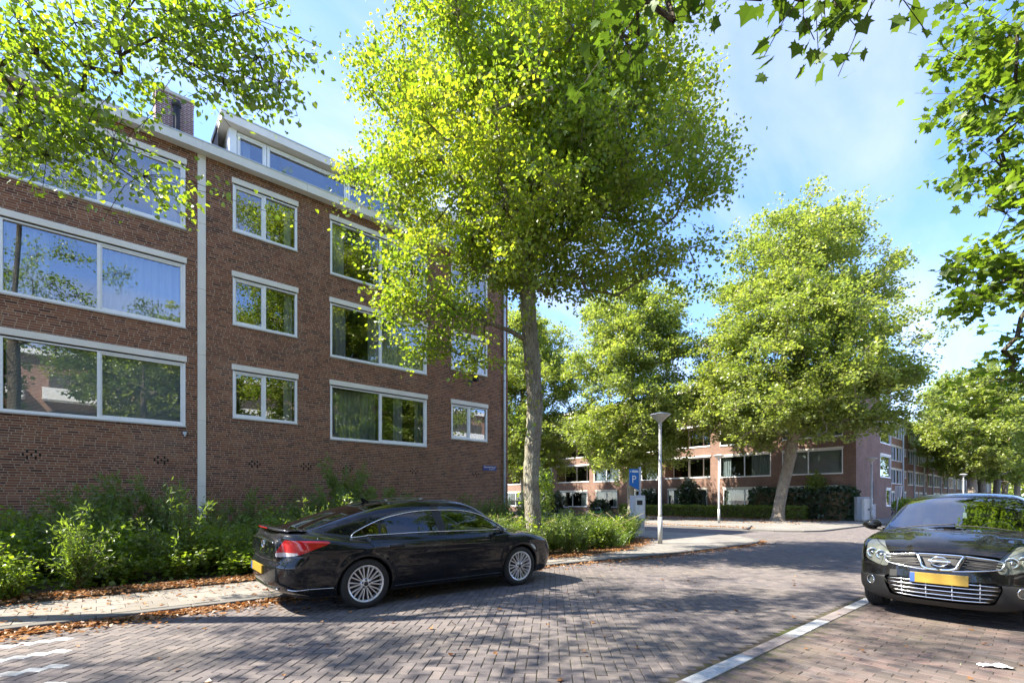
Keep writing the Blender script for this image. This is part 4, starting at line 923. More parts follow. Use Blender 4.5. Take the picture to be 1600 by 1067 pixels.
# ------------------------------------------------------------------ shrubs
def shrub_mesh(kind, seed):
    g = np.random.default_rng(seed); st = MB(); P = []; D = []
    if kind == 'broad':
        for _ in range(26):
            a = g.uniform(0, 6.28); r = g.uniform(.1, .62); h = g.uniform(.45, 1.08) * (1 - .35 * r); tip = np.array([r * math.cos(a), r * math.sin(a), h])
            pts = np.array([tip * np.array([t ** 1.2, t ** 1.2, t]) for t in np.linspace(0.02, 1, 5)]); st.tube(pts, np.linspace(.008, .003, 5), 4, False)
            for t in g.uniform(.25, 1.05, 62): p = tip * np.array([t ** 1.2, t ** 1.2, t]); P.append(p + g.normal(0, .07, 3)); D.append(tip)
        V, F = leaves(np.array(P), .068, 'quad', g, .55, unit(np.array(D)) * .3)
        return st.mesh('stems'), mesh_np('foliage', V, F), 'leaf_shrub'
    if kind == 'fine':
        for _ in range(34):
            a = g.uniform(0, 6.28); r = g.uniform(.05, .75); h = g.uniform(.6, 1.5) * (1 - .3 * r); tip = np.array([r * math.cos(a), r * math.sin(a), h])
            f = lambda t: np.array([tip[0] * t ** 1.6, tip[1] * t ** 1.6, tip[2] * t - .12 * r * t ** 3])
            st.tube([f(t) for t in np.linspace(.02, 1, 6)], np.linspace(.007, .002, 6), 4, False)
            for t in g.uniform(.2, 1.03, 62): P.append(f(t) + g.normal(0, .045, 3)); D.append(tip)
        V, F = leaves(np.array(P), .085, 'lance', g, .35, unit(np.array(D)) * .8)
        return st.mesh('stems'), mesh_np('foliage', V, F), 'leaf_fine'
    if kind == 'tall':
        for _ in range(15):
            a = g.uniform(0, 6.28); r = g.uniform(.15, .95); h = g.uniform(1.5, 2.6); tip = np.array([r * math.cos(a), r * math.sin(a), h])
            f = lambda t: np.array([tip[0] * t ** 2, tip[1] * t ** 2, tip[2] * (t - .12 * t ** 4)])
            st.tube([f(t) for t in np.linspace(.0, 1, 8)], np.linspace(.012, .003, 8), 5, False)
            for t in g.uniform(.3, 1.0, 110): P.append(f(t) + g.normal(0, .05, 3)); D.append(np.array([g.normal(), g.normal(), .5]))
        V, F = leaves(np.array(P), .13, 'lance', g, .3, unit(np.array(D)) * .8)
        return st.mesh('stems'), mesh_np('foliage', V, F), 'leaf_fine'
    if kind == 'frond':
        for _ in range(9):
            a = g.uniform(0, 6.28); L = g.uniform(.9, 1.5); r = g.uniform(.4, .8); tip = np.array([r * math.cos(a), r * math.sin(a), L])
            f = lambda t: np.array([tip[0] * t ** 2, tip[1] * t ** 2, tip[2] * (t - .22 * t ** 3)])
            st.tube([f(t) for t in np.linspace(.0, 1, 8)], np.linspace(.010, .003, 8), 5, False)
            dv = unit(np.array([-math.sin(a), math.cos(a), 0]))
            for t in np.linspace(.42, 1, 22):
                for sg in (-1, 1): P.append(f(t)); D.append(dv * sg * 2.5 + np.array([math.cos(a), math.sin(a), -.2]))
        V, F = leaves(np.array(P), .15, 'lance', g, 1.2, np.array(D), spread=.5)
        return st.mesh('stems'), mesh_np('foliage', V, F), 'grass_blade'
    if kind == 'grass':
        for _ in range(6): st.tube([(g.normal(0, .1), g.normal(0, .1), 0), (g.normal(0, .2), g.normal(0, .2), .55), (g.normal(0, .35), g.normal(0, .35), 1.0)], [.003, .0025, .004], 4, False)
        n = 260; P = np.column_stack([g.normal(0, .16, (n, 2)), np.zeros(n)]); D = np.column_stack([g.normal(0, .45, (n, 2)), np.ones(n) * 1.6])
        T, Fq = leaf_shape('blade'); y = unit(D); x = unit(np.cross(y, g.normal(0, 1, (n, 3)))); nn = np.cross(x, y); s_ = g.uniform(.35, .85, n)
        bend = unit(np.column_stack([D[:, :2], np.zeros(n)]))
        V = P[:, None] + s_[:, None, None] * (T[None, :, 0:1] * .35 * x[:, None] + T[None, :, 1:2] * y[:, None] + (T[None, :, 1:2] ** 2) * .35 * bend[:, None] - (T[None, :, 1:2] ** 3) * np.array([0, 0, .25]))
        return st.mesh('stems'), mesh_np('foliage', V.reshape(-1, 3), (Fq[None] + (np.arange(n) * 5)[:, None, None]).reshape(-1, 3)), 'grass_blade'
SH = {}
for kind, ns in (('broad', 3), ('fine', 3), ('tall', 2), ('frond', 2), ('grass', 2)):
    SH[kind] = []
    for i in range(ns):
        s_, f_, mt = shrub_mesh(kind, 100 + i + hash(kind[0]) * 0 + len(kind) * 7); s_.materials.append(M['stem' if kind != 'grass' else 'straw']); f_.materials.append(M[mt]); SH[kind].append((s_, f_))
def zone(x):
    for lim, t in ((-1.9, 'west of the first wall vent'), (.1, 'below the first wall vent'), (1.4, 'below the second wall vent'), (2.8, 'beside the white pilaster'), (4.2, 'behind the boot of the saloon'), (5.7, 'behind the rear door of the saloon'), (99, 'behind the bonnet of the saloon')):
        if x < lim: return t
def zone2(x, y):
    a = 'beside the linden trunk' if x < 9.6 else ('halfway to the lamp post' if x < 11.8 else ('level with the lamp post' if x < 14 else 'near the ticket machine'))
    return a + (', at the pavement edge' if y < 9.9 else (', mid bed' if y < 11.4 else ', towards the brown block'))
def plant(kind, name, label, group, x, y, z=.07, sc=1.0, sz=1.0, cat='shrub'):
    s_, f_ = SH[kind][rng.integers(len(SH[kind]))]
    o = empty(name, (x, y, z), rng.uniform(0, 6.28)); o.scale = (sc, sc, sc * sz); tag(o, label, cat, group)
    link('stems', s_, None, o); link('foliage', f_, None, o); return o
G1 = 'leafy shrubs in the bed under the brown brick wall'
for r_, y in enumerate((10.35, 10.95, 11.7, 12.5, 13.4, 14.4)):
    for x in np.arange(-5.4, 7.6, .72 if r_ < 3 else .85):
        xx, yy = x + rng.normal(0, .14), y + rng.normal(0, .14)
        if r_ < 4 and rng.random() < .8: plant('broad', 'leafy_shrub', ('low leafy shrub at the leaf strewn edge ', 'leafy shrub in the second row ', 'leafy shrub amid the dense planting ', 'leafy shrub in the back rows ')[r_] + zone(xx), G1, xx, yy, sc=rng.uniform(.75, 1.15) * (1 + .03 * r_), sz=rng.uniform(.65, 1.1) * (.75 if r_ == 0 else 1.0))
        else: plant('fine', 'wispy_shrub', ('wispy shrub a step from the brick wall ' if r_ == 5 else 'wispy shrub amid the planting ') + zone(xx), 'wispy shrubs by the wall', xx, yy, sc=rng.uniform(.75, 1.15), sz=rng.uniform(.75, 1.25))
for x, y, sc, lab in ((.25, 14.2, .9, 'tall butterfly bush under the left wall vent with drooping dark tips'), (1.05, 13.6, .85, 'butterfly bush with bent stems before the second wall vent'), (5.75, 14.8, 1.15, 'tall upright bush rising above the saloon roof under the middle windows'), (6.7, 14.2, .82, 'leaning bush beside the tall one behind the saloon roof'), (4.9, 13.4, .8, 'low arching bush behind the boot of the saloon'), (-.5, 14.6, .75, 'ragged bush growing up the wall left of the first butterfly bush'), (-.1, 12.9, .6, 'short butterfly bush in front of the first wall vent'), (6.2, 15.4, 1.05, 'slender bush pressed against the wall between the middle vents'), (7.4, 14.9, .8, 'bush with loose stems below the wide middle window')):
    plant('tall', 'butterfly_bush', lab, 'tall bushes against the wall', x, y, sc=sc)
for x, y, sc in ((3.2, 12.6, 1.0), (4.9, 11.9, .95), (5.5, 11.6, .9), (6.6, 11.8, .9), (7.3, 11.8, .8)):
    plant('frond', 'frond_plant', 'pale plant with feathery fronds sticking up behind the saloon', 'feathery plants', x, y, sc=sc, cat='plant')
for x in np.arange(4.4, 8.0, .55): plant('fine', 'wispy_shrub', 'bushy fine leaved shrub showing above the saloon roof against the wall', 'shrubs above the saloon roof', x + rng.normal(0, .1), 15.2 + rng.normal(0, .35), sc=rng.uniform(1.1, 1.4), sz=.95)
for x in np.arange(7.4, 13.6, .62):
    plant('fine', 'wispy_shrub', 'fine leaved shrub against the wall ' + ('below the wide middle window' if x < 9.8 else 'below the small corner window' if x < 12.2 else 'below the blue street name plate'), 'green bank by the corner', x + rng.normal(0, .1), 15.1 + rng.normal(0, .4), sc=rng.uniform(1.05, 1.35), sz=.95)
    plant('fine', 'wispy_shrub', 'fine leaved shrub a stride out from the wall ' + ('before the wide middle window' if x < 9.8 else 'before the small corner window' if x < 12.2 else 'before the blue street name plate'), 'green bank by the corner', x + rng.normal(0, .1), 13.3 + rng.normal(0, .3), sc=rng.uniform(.8, 1.0), sz=.8)
from mathutils import geometry as geo
bedpoly = [(7.2, 9.7), (8.4, 8.95), (9.4, 8.75), (11.4, 8.95), (13.4, 9.75), (15.0, 10.7), (15.5, 11.7), (15.3, 13.2), (7.2, 13.2)]
def inside(x, y, poly):
    c = False
    for (xa, ya), (xb, yb) in zip(poly, poly[1:] + poly[:1]):
        if (ya > y) != (yb > y) and x < (xb - xa) * (y - ya) / (yb - ya) + xa: c = not c
    return c
for x in np.arange(7.6, 15.6, .5):
    for y in np.arange(8.9, 13.0, .5):
        xx, yy = x + rng.normal(0, .1), y + rng.normal(0, .1)
        if not inside(xx, yy, bedpoly) or math.hypot(xx - 8.72, yy - 9.42) < .38: continue
        r_ = rng.random()
        if r_ < .14: plant('grass', 'grass_tuft', 'tall grass tuft ' + zone2(xx, yy), 'grass tufts round the linden', xx, yy, sc=rng.uniform(.8, 1.05), cat='grass')
        elif r_ < .62: plant('fine', 'wispy_shrub', 'low feathery green shrub ' + zone2(xx, yy), 'low shrubs round the linden', xx, yy, sc=rng.uniform(.62, .92), sz=.9)
        else: plant('broad', 'leafy_shrub', 'low round leafed shrub ' + zone2(xx, yy), 'low round shrubs round the linden', xx, yy, sc=rng.uniform(.6, .95))
for x, y, sc, lab in ((11.6, 12.4, .62, 'bright yellow green shoot rising from the bed left of the bicycle racks'),):
    plant('tall', 'sapling', lab, None, x, y, sc=sc)
plant('broad', 'leafy_shrub', 'leafy shoots sprouting round the foot of the linden trunk', None, 8.55, 9.1, sc=.55, sz=1.1)
plant('broad', 'leafy_shrub', 'bright green shrub at the pavement edge, apart from the dense planting', None, -.95, 9.9, sc=.62)
# hedges
def box_hedge(name, label, x0, x1, y0, y1, h, n, size, mat, rough=.05):
    g = np.random.default_rng(n); o = empty(name, ((x0 + x1) / 2, (y0 + y1) / 2, .05)); tag(o, label, 'hedge')
    w, l = (x1 - x0) / 2, (y1 - y0) / 2
    P = []
    ar = np.array([2 * l * h, 2 * l * h, 2 * w * h, 2 * w * h, 4 * w * l]); f = g.choice(5, n, p=ar / ar.sum()); a, b = g.uniform(-1, 1, n), g.uniform(0, 1, n)
    P = np.empty((n, 3))
    for k in range(5):
        m_ = f == k
        if k < 2: P[m_] = np.column_stack([np.full(m_.sum(), (-w, w)[k]), a[m_] * l, b[m_] * h])
        elif k < 4: P[m_] = np.column_stack([a[m_] * w, np.full(m_.sum(), (-l, l)[k - 2]), b[m_] * h])
        else: P[m_] = np.column_stack([a[m_] * w, (b[m_] * 2 - 1) * l, np.full(m_.sum(), h)])
    wob = np.sin(P[:, 1] * 1.7) * np.cos(P[:, 1] * .63 + 1) * rough; P[:, 0] += wob; P[:, 2] += wob * (P[:, 2] / h)
    P += g.normal(0, rough * .8, (n, 3)); P[:, 2] = np.abs(P[:, 2])
    V, F = leaves(P, size, 'quad', g, .4); link('foliage', mesh_np('foliage', V, F), M[mat], o)
    m = MB(); m.bbox(-w + .12, w - .12, -l + .12, l - .12, 0, h - .12, .05); m.build('twig_core', M['stem'], o)
box_hedge('clipped_hedge', 'low clipped hedge along the garden of the red brick block', 39.5, 40.25, 13.4, 30.0, .93, 15000, .12, 'leaf_hedge')
box_hedge('evergreen_hedge', 'tall dark evergreen hedge at the corner of the red brick block', 40.6, 41.9, 10.7, 17.6, 2.15, 7000, .19, 'leaf_evergreen', .16)
def bush(label, x, y, r, h, n, mat='leaf_evergreen', size=.2, seed=5):
    g = np.random.default_rng(seed); v = unit(g.normal(0, 1, (n, 3))); P = v * np.array([r, r, h / 2]) * (g.uniform(.55, 1.05, (n, 1)) + .18 * np.sin(v[:, :1] * 6 + seed) * np.cos(v[:, 1:2] * 7)); P[:, 2] += h / 2; P[:, 2] = np.maximum(P[:, 2], .05)
    o = empty('garden_bush', (x, y, .05)); tag(o, label, 'shrub'); V, F = leaves(P, size, 'quad', g, .4); link('foliage', mesh_np('foliage', V, F), M[mat], o)
    m = MB()
    for a in np.linspace(0, 5.2, 5): m.tube([(0, 0, 0), (r * .3 * math.cos(a), r * .3 * math.sin(a), h * .35), (r * .6 * math.cos(a), r * .6 * math.sin(a), h * .7)], [.05, .035, .015], 5)
    m.build('stems', M['stem'], o)
bush('dark climbing bush below the loggia with pale rail', 41.3, 23.5, 1.0, 3.3, 2600, seed=3)
bush('dark bush under the curtained far window', 40.8, 33.5, 1.0, 1.5, 1500, seed=4)
bush('dark bush at the foot of the shaded tree', 40.2, 39.5, 1.3, 2.4, 2200, seed=6)
bush('leafy creeper spilling over the evergreen hedge by the louvred window', 41.5, 13.2, .8, 3.6, 1600, 'leaf_hedge', .16, 7)
bush('thin leafed small tree behind the knobbly linden trunk', 27.5, 28.6, 1.1, 4.2, 1500, 'leaf_fine', .2, 8)
bush('rounded bush by the parked bicycles at the terrace corner', 54.0, 13.6, 1.2, 2.0, 1500, 'leaf_dark', .2, 9)
bush('yellow flowering low bush at the foot of the terrace', 66.0, 12.2, 1.6, 1.7, 1500, 'leaf_linden', .2, 10)
bush('dark ivy bush under the loggia beside the big leaning trunk', 41.2, 27.8, 1.1, 2.5, 2200, 'leaf_evergreen', .2, 12)
# fallen leaves in gutter, on the pavement and under the trees: nobody could count them
def litter():
    g = np.random.default_rng(77); P = []
    def strip(n, xs, ys, sd, z): 
        t = g.random(n); x = xs[0] + (xs[1] - xs[0]) * t; y = ys[0] + (ys[1] - ys[0]) * t + g.normal(0, sd, n); x += g.normal(0, .05, n); P.append(np.column_stack([x, y, np.full(n, z)]))
    def gutter(n, x0, x1, mean, sd):
        x = g.uniform(x0, x1, n); x = x[g.random(n) < (.35 + .65 * (np.sin(x * 2.1) * np.sin(x * .83 + 1) * .5 + .5))]; y = np.interp(x, [-60, 7.5, 11.5, 17.2, 19], [7.88, 7.86, 7.32, 7.2, 7.9]) - np.abs(g.normal(mean, sd, len(x))); P.append(np.column_stack([x, y, np.full(len(x), .004) + .025 * np.exp(-((mean - .02)) ** 2) * g.random(len(x))]))
    gutter(3200, -3, 3.2, .10, .10); gutter(700, -1, 4.5, .3, .2); gutter(1500, 6.5, 18.6, .10, .09); gutter(500, 6.5, 18, .3, .2)
    n = 5200; x = g.uniform(-3.5, 7.0, n); y = 10.02 - np.abs(g.normal(0, .30, n)) + .1; P.append(np.column_stack([x, y, np.full(n, .095) + .02 * g.random(n)]))
    n = 420; P.append(np.column_stack([g.uniform(-3, 6, n), g.uniform(8.1, 9.5, n), np.full(n, .066)]))
    n = 2600; x = g.uniform(7.2, 15.6, n); y = np.interp(x, [7.2, 8.3, 9.4, 11.5, 13.6, 15.2], [9.6, 8.7, 8.5, 8.7, 9.45, 10.45]) + g.normal(.02, .22, n); P.append(np.column_stack([x, y, np.full(n, .098)]))
    n = 230; P.append(np.column_stack([g.uniform(-2, 16, n), g.uniform(-1, 7.4, n), np.full(n, .006)]))
    for xs, n, sd in ((39.0, 2600, .35), (37.6, 900, .8), (25.6, 1000, .3), (33.5, 900, 1.2)): P.append(np.column_stack([g.normal(xs, sd, n), g.uniform(11, 36, n), np.full(n, .062)]))
    P = np.vstack(P); n = len(P); 
    far = np.where(P[:, 0] > 20, 2.0, 1.0)
    T, F = leaf_shape('quad'); a = g.uniform(0, 6.28, n); nrm = unit(np.column_stack([g.normal(0, .28, (n, 2)), np.ones(n)])); d = np.column_stack([np.cos(a), np.sin(a), np.zeros(n)])
    y = unit(d - nrm * np.sum(d * nrm, 1, keepdims=True)); x = np.cross(y, nrm); s_ = g.uniform(.035, .075, n) * far
    curl = g.uniform(-1.5, 3.5, n)
    V = P[:, None] + s_[:, None, None] * (T[None, :, 0:1] * x[:, None] + T[None, :, 1:2] * y[:, None] + (T[None, :, 2:3] * curl[:, None, None]) * nrm[:, None]) + np.array([0, 0, .008])
    o = link('fallen_leaves', mesh_np('fallen_leaves', V.reshape(-1, 3), (F[None] + (np.arange(n) * 4)[:, None, None]).reshape(-1, 3)), M['litter'])
    tag(o, 'orange brown fallen leaves along the kerb, pavement and beds', 'fallen leaves', None, 'stuff')
    # low ground cover that closes the beds
    n = 16000; x = g.uniform(-6, 13.8, n); y = g.uniform(10.2, 16.4, n); P = np.column_stack([x, y, .1 + .28 * g.random(n) ** 1.3 * np.clip((y - 10.0) / .8, .15, 1)])
    V, F = leaves(P, .075, 'quad', g, .6); o = link('ground_cover', mesh_np('ground_cover', V, F), M['leaf_shrub']); tag(o, 'low green ground cover closing the gaps between the shrubs', 'ground cover', None, 'stuff')
    n = 1500; side = g.random(n) < .5
    x = g.uniform(-1, 10, n); y = -1.5 + .104 * g.integers(0, 34, n) + .052 + g.normal(0, .006, n); k = g.random(n) < (np.sin(x * 1.3) * np.sin(y * 2.9 + 1) * .5 + .45); P = np.column_stack([x, y, np.full(n, -.006)])[k]
    V, F = leaves(P, .022, 'lance', g, .2); o = link('joint_weeds', mesh_np('joint_weeds', V, F), M['grass_blade']); tag(o, 'tiny weeds growing in the joints of the parking bay bricks', 'weeds', None, 'stuff')
litter()

g_ = np.random.default_rng(9); n = 9000; P_ = np.column_stack([g_.normal(245, 6, n), g_.uniform(-40, 50, n), np.abs(g_.uniform(0, 1, n)) ** .8 * (9 + 3 * np.sin(np.linspace(0, 40, n)))])
V, F = leaves(P_, 1.3, 'quad', g_, .5); o = link('distant_wood', mesh_np('distant_wood', V, F), M['leaf_tree']); tag(o, 'distant mass of trees closing the end of the main road', 'trees', None, 'stuff')

# ================================================================== CARS (bodies from smooth implicit surfaces, cut into panels)
def smax(a, b, k): h = np.maximum(k - np.abs(a - b), 0) / k; return np.maximum(a, b) + h * h * k * .25
def smin(a, b, k): return -smax(-a, -b, k)
def curve(pts):
    """smooth 1-D curve through control points (monotone cubic)"""
    x, y = np.array(pts, float).T; o = np.argsort(x); x, y = x[o], y[o]; h = np.diff(x); dl = np.diff(y) / h; m = np.zeros(len(x)); m[0], m[-1] = dl[0], dl[-1]
    for i in range(1, len(x) - 1):
        if dl[i - 1] * dl[i] > 0: w1, w2 = 2 * h[i] + h[i - 1], h[i] + 2 * h[i - 1]; m[i] = (w1 + w2) / (w1 / dl[i - 1] + w2 / dl[i])
    xs = np.linspace(x[0], x[-1], 1500); k = np.clip(np.searchsorted(x, xs) - 1, 0, len(h) - 1); t = (xs - x[k]) / h[k]
    ys = (1 + 2 * t) * (1 - t) ** 2 * y[k] + t * (1 - t) ** 2 * h[k] * m[k] + t * t * (3 - 2 * t) * y[k + 1] + t * t * (t - 1) * h[k] * m[k + 1]
    return lambda v: np.interp(v, xs, ys)
def surface_nets(f, lo, hi, cell):
    ax = [np.arange(a, b + cell, cell) for a, b in zip(lo, hi)]; X, Y, Z = np.meshgrid(*ax, indexing='ij')
    v = f(X, Y, Z); s = v < 0; nx, ny, nz = v.shape
    cs = np.zeros((nx - 1, ny - 1, nz - 1), int)
    for i in (0, 1):
        for j in (0, 1):
            for k in (0, 1): cs += s[i:nx - 1 + i, j:ny - 1 + j, k:nz - 1 + k]
    act = (cs > 0) & (cs < 8); idx = -np.ones(act.shape, int); idx[act] = np.arange(act.sum()); I, J, K = np.nonzero(act)
    acc = np.zeros((len(I), 3)); cnt = np.zeros(len(I)); base = np.stack([I, J, K], 1)
    cor = [(i, j, k) for i in (0, 1) for j in (0, 1) for k in (0, 1)]
    for a in range(8):
        for d in range(3):
            if cor[a][d]: continue
            c0 = np.array(cor[a]); c1 = c0.copy(); c1[d] = 1
            v0 = v[I + c0[0], J + c0[1], K + c0[2]]; v1 = v[I + c1[0], J + c1[1], K + c1[2]]; m = (v0 < 0) != (v1 < 0); t = np.where(m, v0 / np.where(m, v0 - v1, 1), 0)
            acc[m] += (base + c0 + (c1 - c0) * t[:, None])[m]; cnt[m] += 1
    P = np.array(lo) + acc / cnt[:, None] * cell; Q = []
    for d in range(3):
        e, g = [(1, 2), (2, 0), (0, 1)][d]
        sl0 = [slice(None)] * 3; sl1 = [slice(None)] * 3; sl0[d] = slice(0, -1); sl1[d] = slice(1, None); a_, b_ = s[tuple(sl0)], s[tuple(sl1)]
        E = np.argwhere(a_ != b_); E = E[(E[:, e] > 0) & (E[:, g] > 0) & (E[:, e] < v.shape[e] - 1) & (E[:, g] < v.shape[g] - 1)]
        flip = a_[tuple(E.T)]; q4 = []
        for de, dg in ((1, 1), (0, 1), (0, 0), (1, 0)): c = E.copy(); c[:, e] -= de; c[:, g] -= dg; q4.append(idx[tuple(c.T)])
        q4 = np.stack(q4, 1); q4[~flip] = q4[~flip][:, ::-1]; Q.append(q4)
    Q = np.vstack(Q); Q = Q[(Q >= 0).all(1)]
    ff = lambda p: f(p[:, 0], p[:, 1], p[:, 2]); h = 1e-3
    def grad(p): return np.stack([(ff(p + d) - ff(p - d)) / (2 * h) for d in np.eye(3) * h], 1)
    for _ in range(3):
        g = grad(P); P = P - np.clip((ff(P) / (np.sum(g * g, 1) + 1e-6)), -.5, .5)[:, None] * np.clip(g, -3, 3) * 1.0 * .9
    return P, Q, grad
def poly_sd(px, pz, poly):
    """signed distance to a closed polygon, negative inside"""
    p = np.stack([px, pz], -1); A = np.array(poly, float); Bq = np.roll(A, -1, 0); d = np.full(len(p), 1e9); ins = np.zeros(len(p), bool)
    for a, b in zip(A, Bq):
        e = b - a; w = p - a; t = np.clip((w @ e) / (e @ e + 1e-12), 0, 1); d = np.minimum(d, np.linalg.norm(w - t[:, None] * e, axis=1))
        c = ((a[1] > p[:, 1]) != (b[1] > p[:, 1])) & (p[:, 0] < (b[0] - a[0]) * (p[:, 1] - a[1]) / (b[1] - a[1] + 1e-12) + a[0]); ins ^= c
    return np.where(ins, -d, d)
def smooth_poly(pts, n=6):
    """closed Catmull-Rom through points"""
    P = np.array(pts, float); N_ = len(P); out = []
    for i in range(N_):
        a, b, c, d = P[i - 1], P[i], P[(i + 1) % N_], P[(i + 2) % N_]
        for t in np.linspace(0, 1, n, endpoint=False): out.append(.5 * (2 * b + (c - a) * t + (2 * a - 5 * b + 4 * c - d) * t * t + (3 * b - a - 3 * c + d) * t ** 3))
    return np.array(out)
def cut(V, Fc, sd):
    """split a triangle mesh along sd = 0; returns (inside V, F), (outside V, F)"""
    res = []
    for sgn in (1, -1):
        s = sd * sgn; ins = s < 0; n_in = ins[Fc].sum(1); tri = [Fc[n_in == 3]]; newV = []; cache = {}; base = len(V)
        part = Fc[(n_in == 1) | (n_in == 2)]; extra = []
        def ed(a, b):
            k = (a, b) if a < b else (b, a)
            if k not in cache: t = s[a] / (s[a] - s[b]); cache[k] = base + len(newV); newV.append(V[a] + (V[b] - V[a]) * t)
            return cache[k]
        for f in part:
            i = ins[f]; r = int(np.argmax(i)) if i.sum() == 1 else int(np.argmin(i)); a, b, c = int(f[r]), int(f[(r + 1) % 3]), int(f[(r + 2) % 3]); ab, ac = ed(a, b), ed(a, c)
            if i.sum() == 1: extra.append((a, ab, ac))
            else: extra += [(ab, b, c), (ab, c, ac)]
        F = np.vstack([tri[0], np.array(extra, int).reshape(-1, 3)]); VV = np.vstack([V, np.array(newV).reshape(-1, 3)]) if newV else V
        u, inv_ = np.unique(F, return_inverse=True); res.append((VV[u], inv_.reshape(-1, 3)))
    return res
class Car:
    def __init__(s, name, label, paint_):
        s.root = empty(name); tag(s.root, label, 'car', 'parked cars'); s.paint = paint_
    def skin(s, f, lo, hi, cell):
        P, Q, s.grad = surface_nets(f, lo, hi, cell); s.f = f; s.body = (P, np.vstack([Q[:, [0, 1, 2]], Q[:, [0, 2, 3]]]))
    def take(s, sdf, cond=None):
        """cut a region out of the remaining body skin; sdf(P) signed distance, cond(P) which part of the skin it may touch"""
        V, F = s.body; sd = sdf(V)
        if cond is not None: sd = np.where(cond(V), sd, np.abs(sd) + .02)
        ins, out = cut(V, F, sd); s.body = out; return ins
    def emit(s, name, VF, mat, parent=None, inset=0.0):
        V, F = VF
        if not len(F): return None
        g = s.grad(V); nn = g / (np.linalg.norm(g, axis=1)[:, None] + 1e-9)
        me = mesh_np(name, V - nn * inset, F, smooth=True)
        if len(me.vertices) == len(V): me.normals_split_custom_set_from_vertices(nn.tolist())
        return link(name, me, mat, parent or s.root)
    def on(s, P):
        """drop points on to the skin"""
        P = np.array(P, float)
        for _ in range(8): g = s.grad(P); v = s.f(P[:, 0], P[:, 1], P[:, 2]); P = P - np.clip(v / (np.sum(g * g, 1) + 1e-6), -.05, .05)[:, None] * g
        return P
    def ribbon(s, name, pts, mat, w=.005, lift=.0015, parent=None, r=None, sub=.025):
        """line that follows the skin: shut lines, chrome strips"""
        P = np.array(pts, float); L = np.concatenate([[0], np.cumsum(np.linalg.norm(np.diff(P, axis=0), axis=1))]); n = max(3, int(L[-1] / sub)); t = np.linspace(0, L[-1], n)
        P = s.on(np.column_stack([np.interp(t, L, P[:, i]) for i in range(3)])); g = s.grad(P); nn = g / (np.linalg.norm(g, axis=1)[:, None] + 1e-9)
        if r: m = MB(); m.tube(P + nn * r * .4, r, 6); return m.build(name, mat, parent or s.root, True)
        T = np.gradient(P, axis=0); B2 = unit(np.cross(nn, T)); V = np.vstack([P + nn * lift - B2 * w / 2, P + nn * lift + B2 * w / 2]); i = np.arange(n - 1)
        m = MB(); m.add(V, np.column_stack([i, i + 1, n + i + 1, n + i])); return m.build(name, mat, parent or s.root)
def wheel(car, x, y, r, rim, width, side, spokes=10, twin=True, steer=0.0):
    """wheel with tyre, rim and spokes; side = +1 faces +y"""
    t = MB(); w = width / 2
    t.lathe([(rim + .005, -w * .9), (rim + .03, -w), (r - .035, -w * 1.0), (r - .008, -w * .82), (r, -w * .5), (r, w * .5), (r - .008, w * .82), (r - .035, w), (rim + .03, w * 1.0), (rim + .005, w * .9), (rim - .01, w * .7), (rim - .01, -w * .9)], 48)
    W = empty('wheel', (x, y, r)); W.parent = car.root; W.rotation_euler = (R(-90) if side > 0 else R(90), 0, steer)
    ty = t.build('tyre', M['tyre'], W, True); smooth_by_angle(ty, 40)
    g_ = MB()
    for zz in (-w * .5, -w * .17, w * .17, w * .5): g_.lathe([(r + .0008, zz - .004), (r + .0012, zz), (r + .0008, zz + .004)], 48)
    g_.build('tread_groove', M['dark_hole'], W)
    k = MB(); k.lathe([(rim - .012, -w * .8), (rim - .012, w * .55), (rim, w * .86), (rim + .004, w * .9), (rim - .004, w * .92), (rim - .02, w * .84), (rim - .026, w * .5)], 48)
    rm = k.build('rim', M['alloy'], W, True); smooth_by_angle(rm, 40)
    d = MB(); d.lathe([(0.0, w * .2), (rim - .015, w * .1)], 32); d.lathe([(0, -w * .2), (rim * .62, -w * .2), (rim * .62, -w * .05)], 28); d.build('brake_disc', M['bike_black'], W)
    sp = MB()
    for i in range(spokes):
        for off in ((-.10, .10) if twin else (0,)):
            a = 2 * math.pi * i / spokes; a1 = a + off * .55; a2 = a + off * 1.45
            p0 = np.array([math.cos(a1) * rim * .24, math.sin(a1) * rim * .24]); p1 = np.array([math.cos(a2) * (rim - .012), math.sin(a2) * (rim - .012)])
            dv = p1 - p0; nv = np.array([-dv[1], dv[0]]) / np.linalg.norm(dv); h0, h1 = .009, .011
            V = [(*(p0 - nv * h0), w * .55), (*(p0 + nv * h0), w * .55), (*(p1 + nv * h1), w * .72), (*(p1 - nv * h1), w * .72), (*(p0 - nv * h0 * .5), w * .78), (*(p0 + nv * h0 * .5), w * .78), (*(p1 + nv * h1 * .6), w * .88), (*(p1 - nv * h1 * .6), w * .88)]
            sp.add(V, [(4, 5, 6, 7), (0, 4, 7, 3), (1, 2, 6, 5), (0, 1, 5, 4), (3, 7, 6, 2)])
    sp.build('spokes', M['alloy'], W)
    h = MB(); h.lathe([(rim * .30, w * .5), (rim * .29, w * .76), (rim * .2, w * .84), (rim * .13, w * .84)], 28); h.build('hub', M['alloy'], W, True)
    h = MB(); h.lathe([(rim * .128, w * .8), (rim * .125, w * .865), (0, w * .88)], 20); h.build('hub_cap', M['bike_black'], W, True)
    for i in range(5):
        a = 2 * math.pi * i / 5 + .3; h = MB(); h.lathe([(.014, w * .6), (.014, w * .85), (0, w * .85)], 8, c=(rim * .21 * math.cos(a), rim * .21 * math.sin(a), 0)); h.build('wheel_bolt', M['bike_black'], W)
    return W
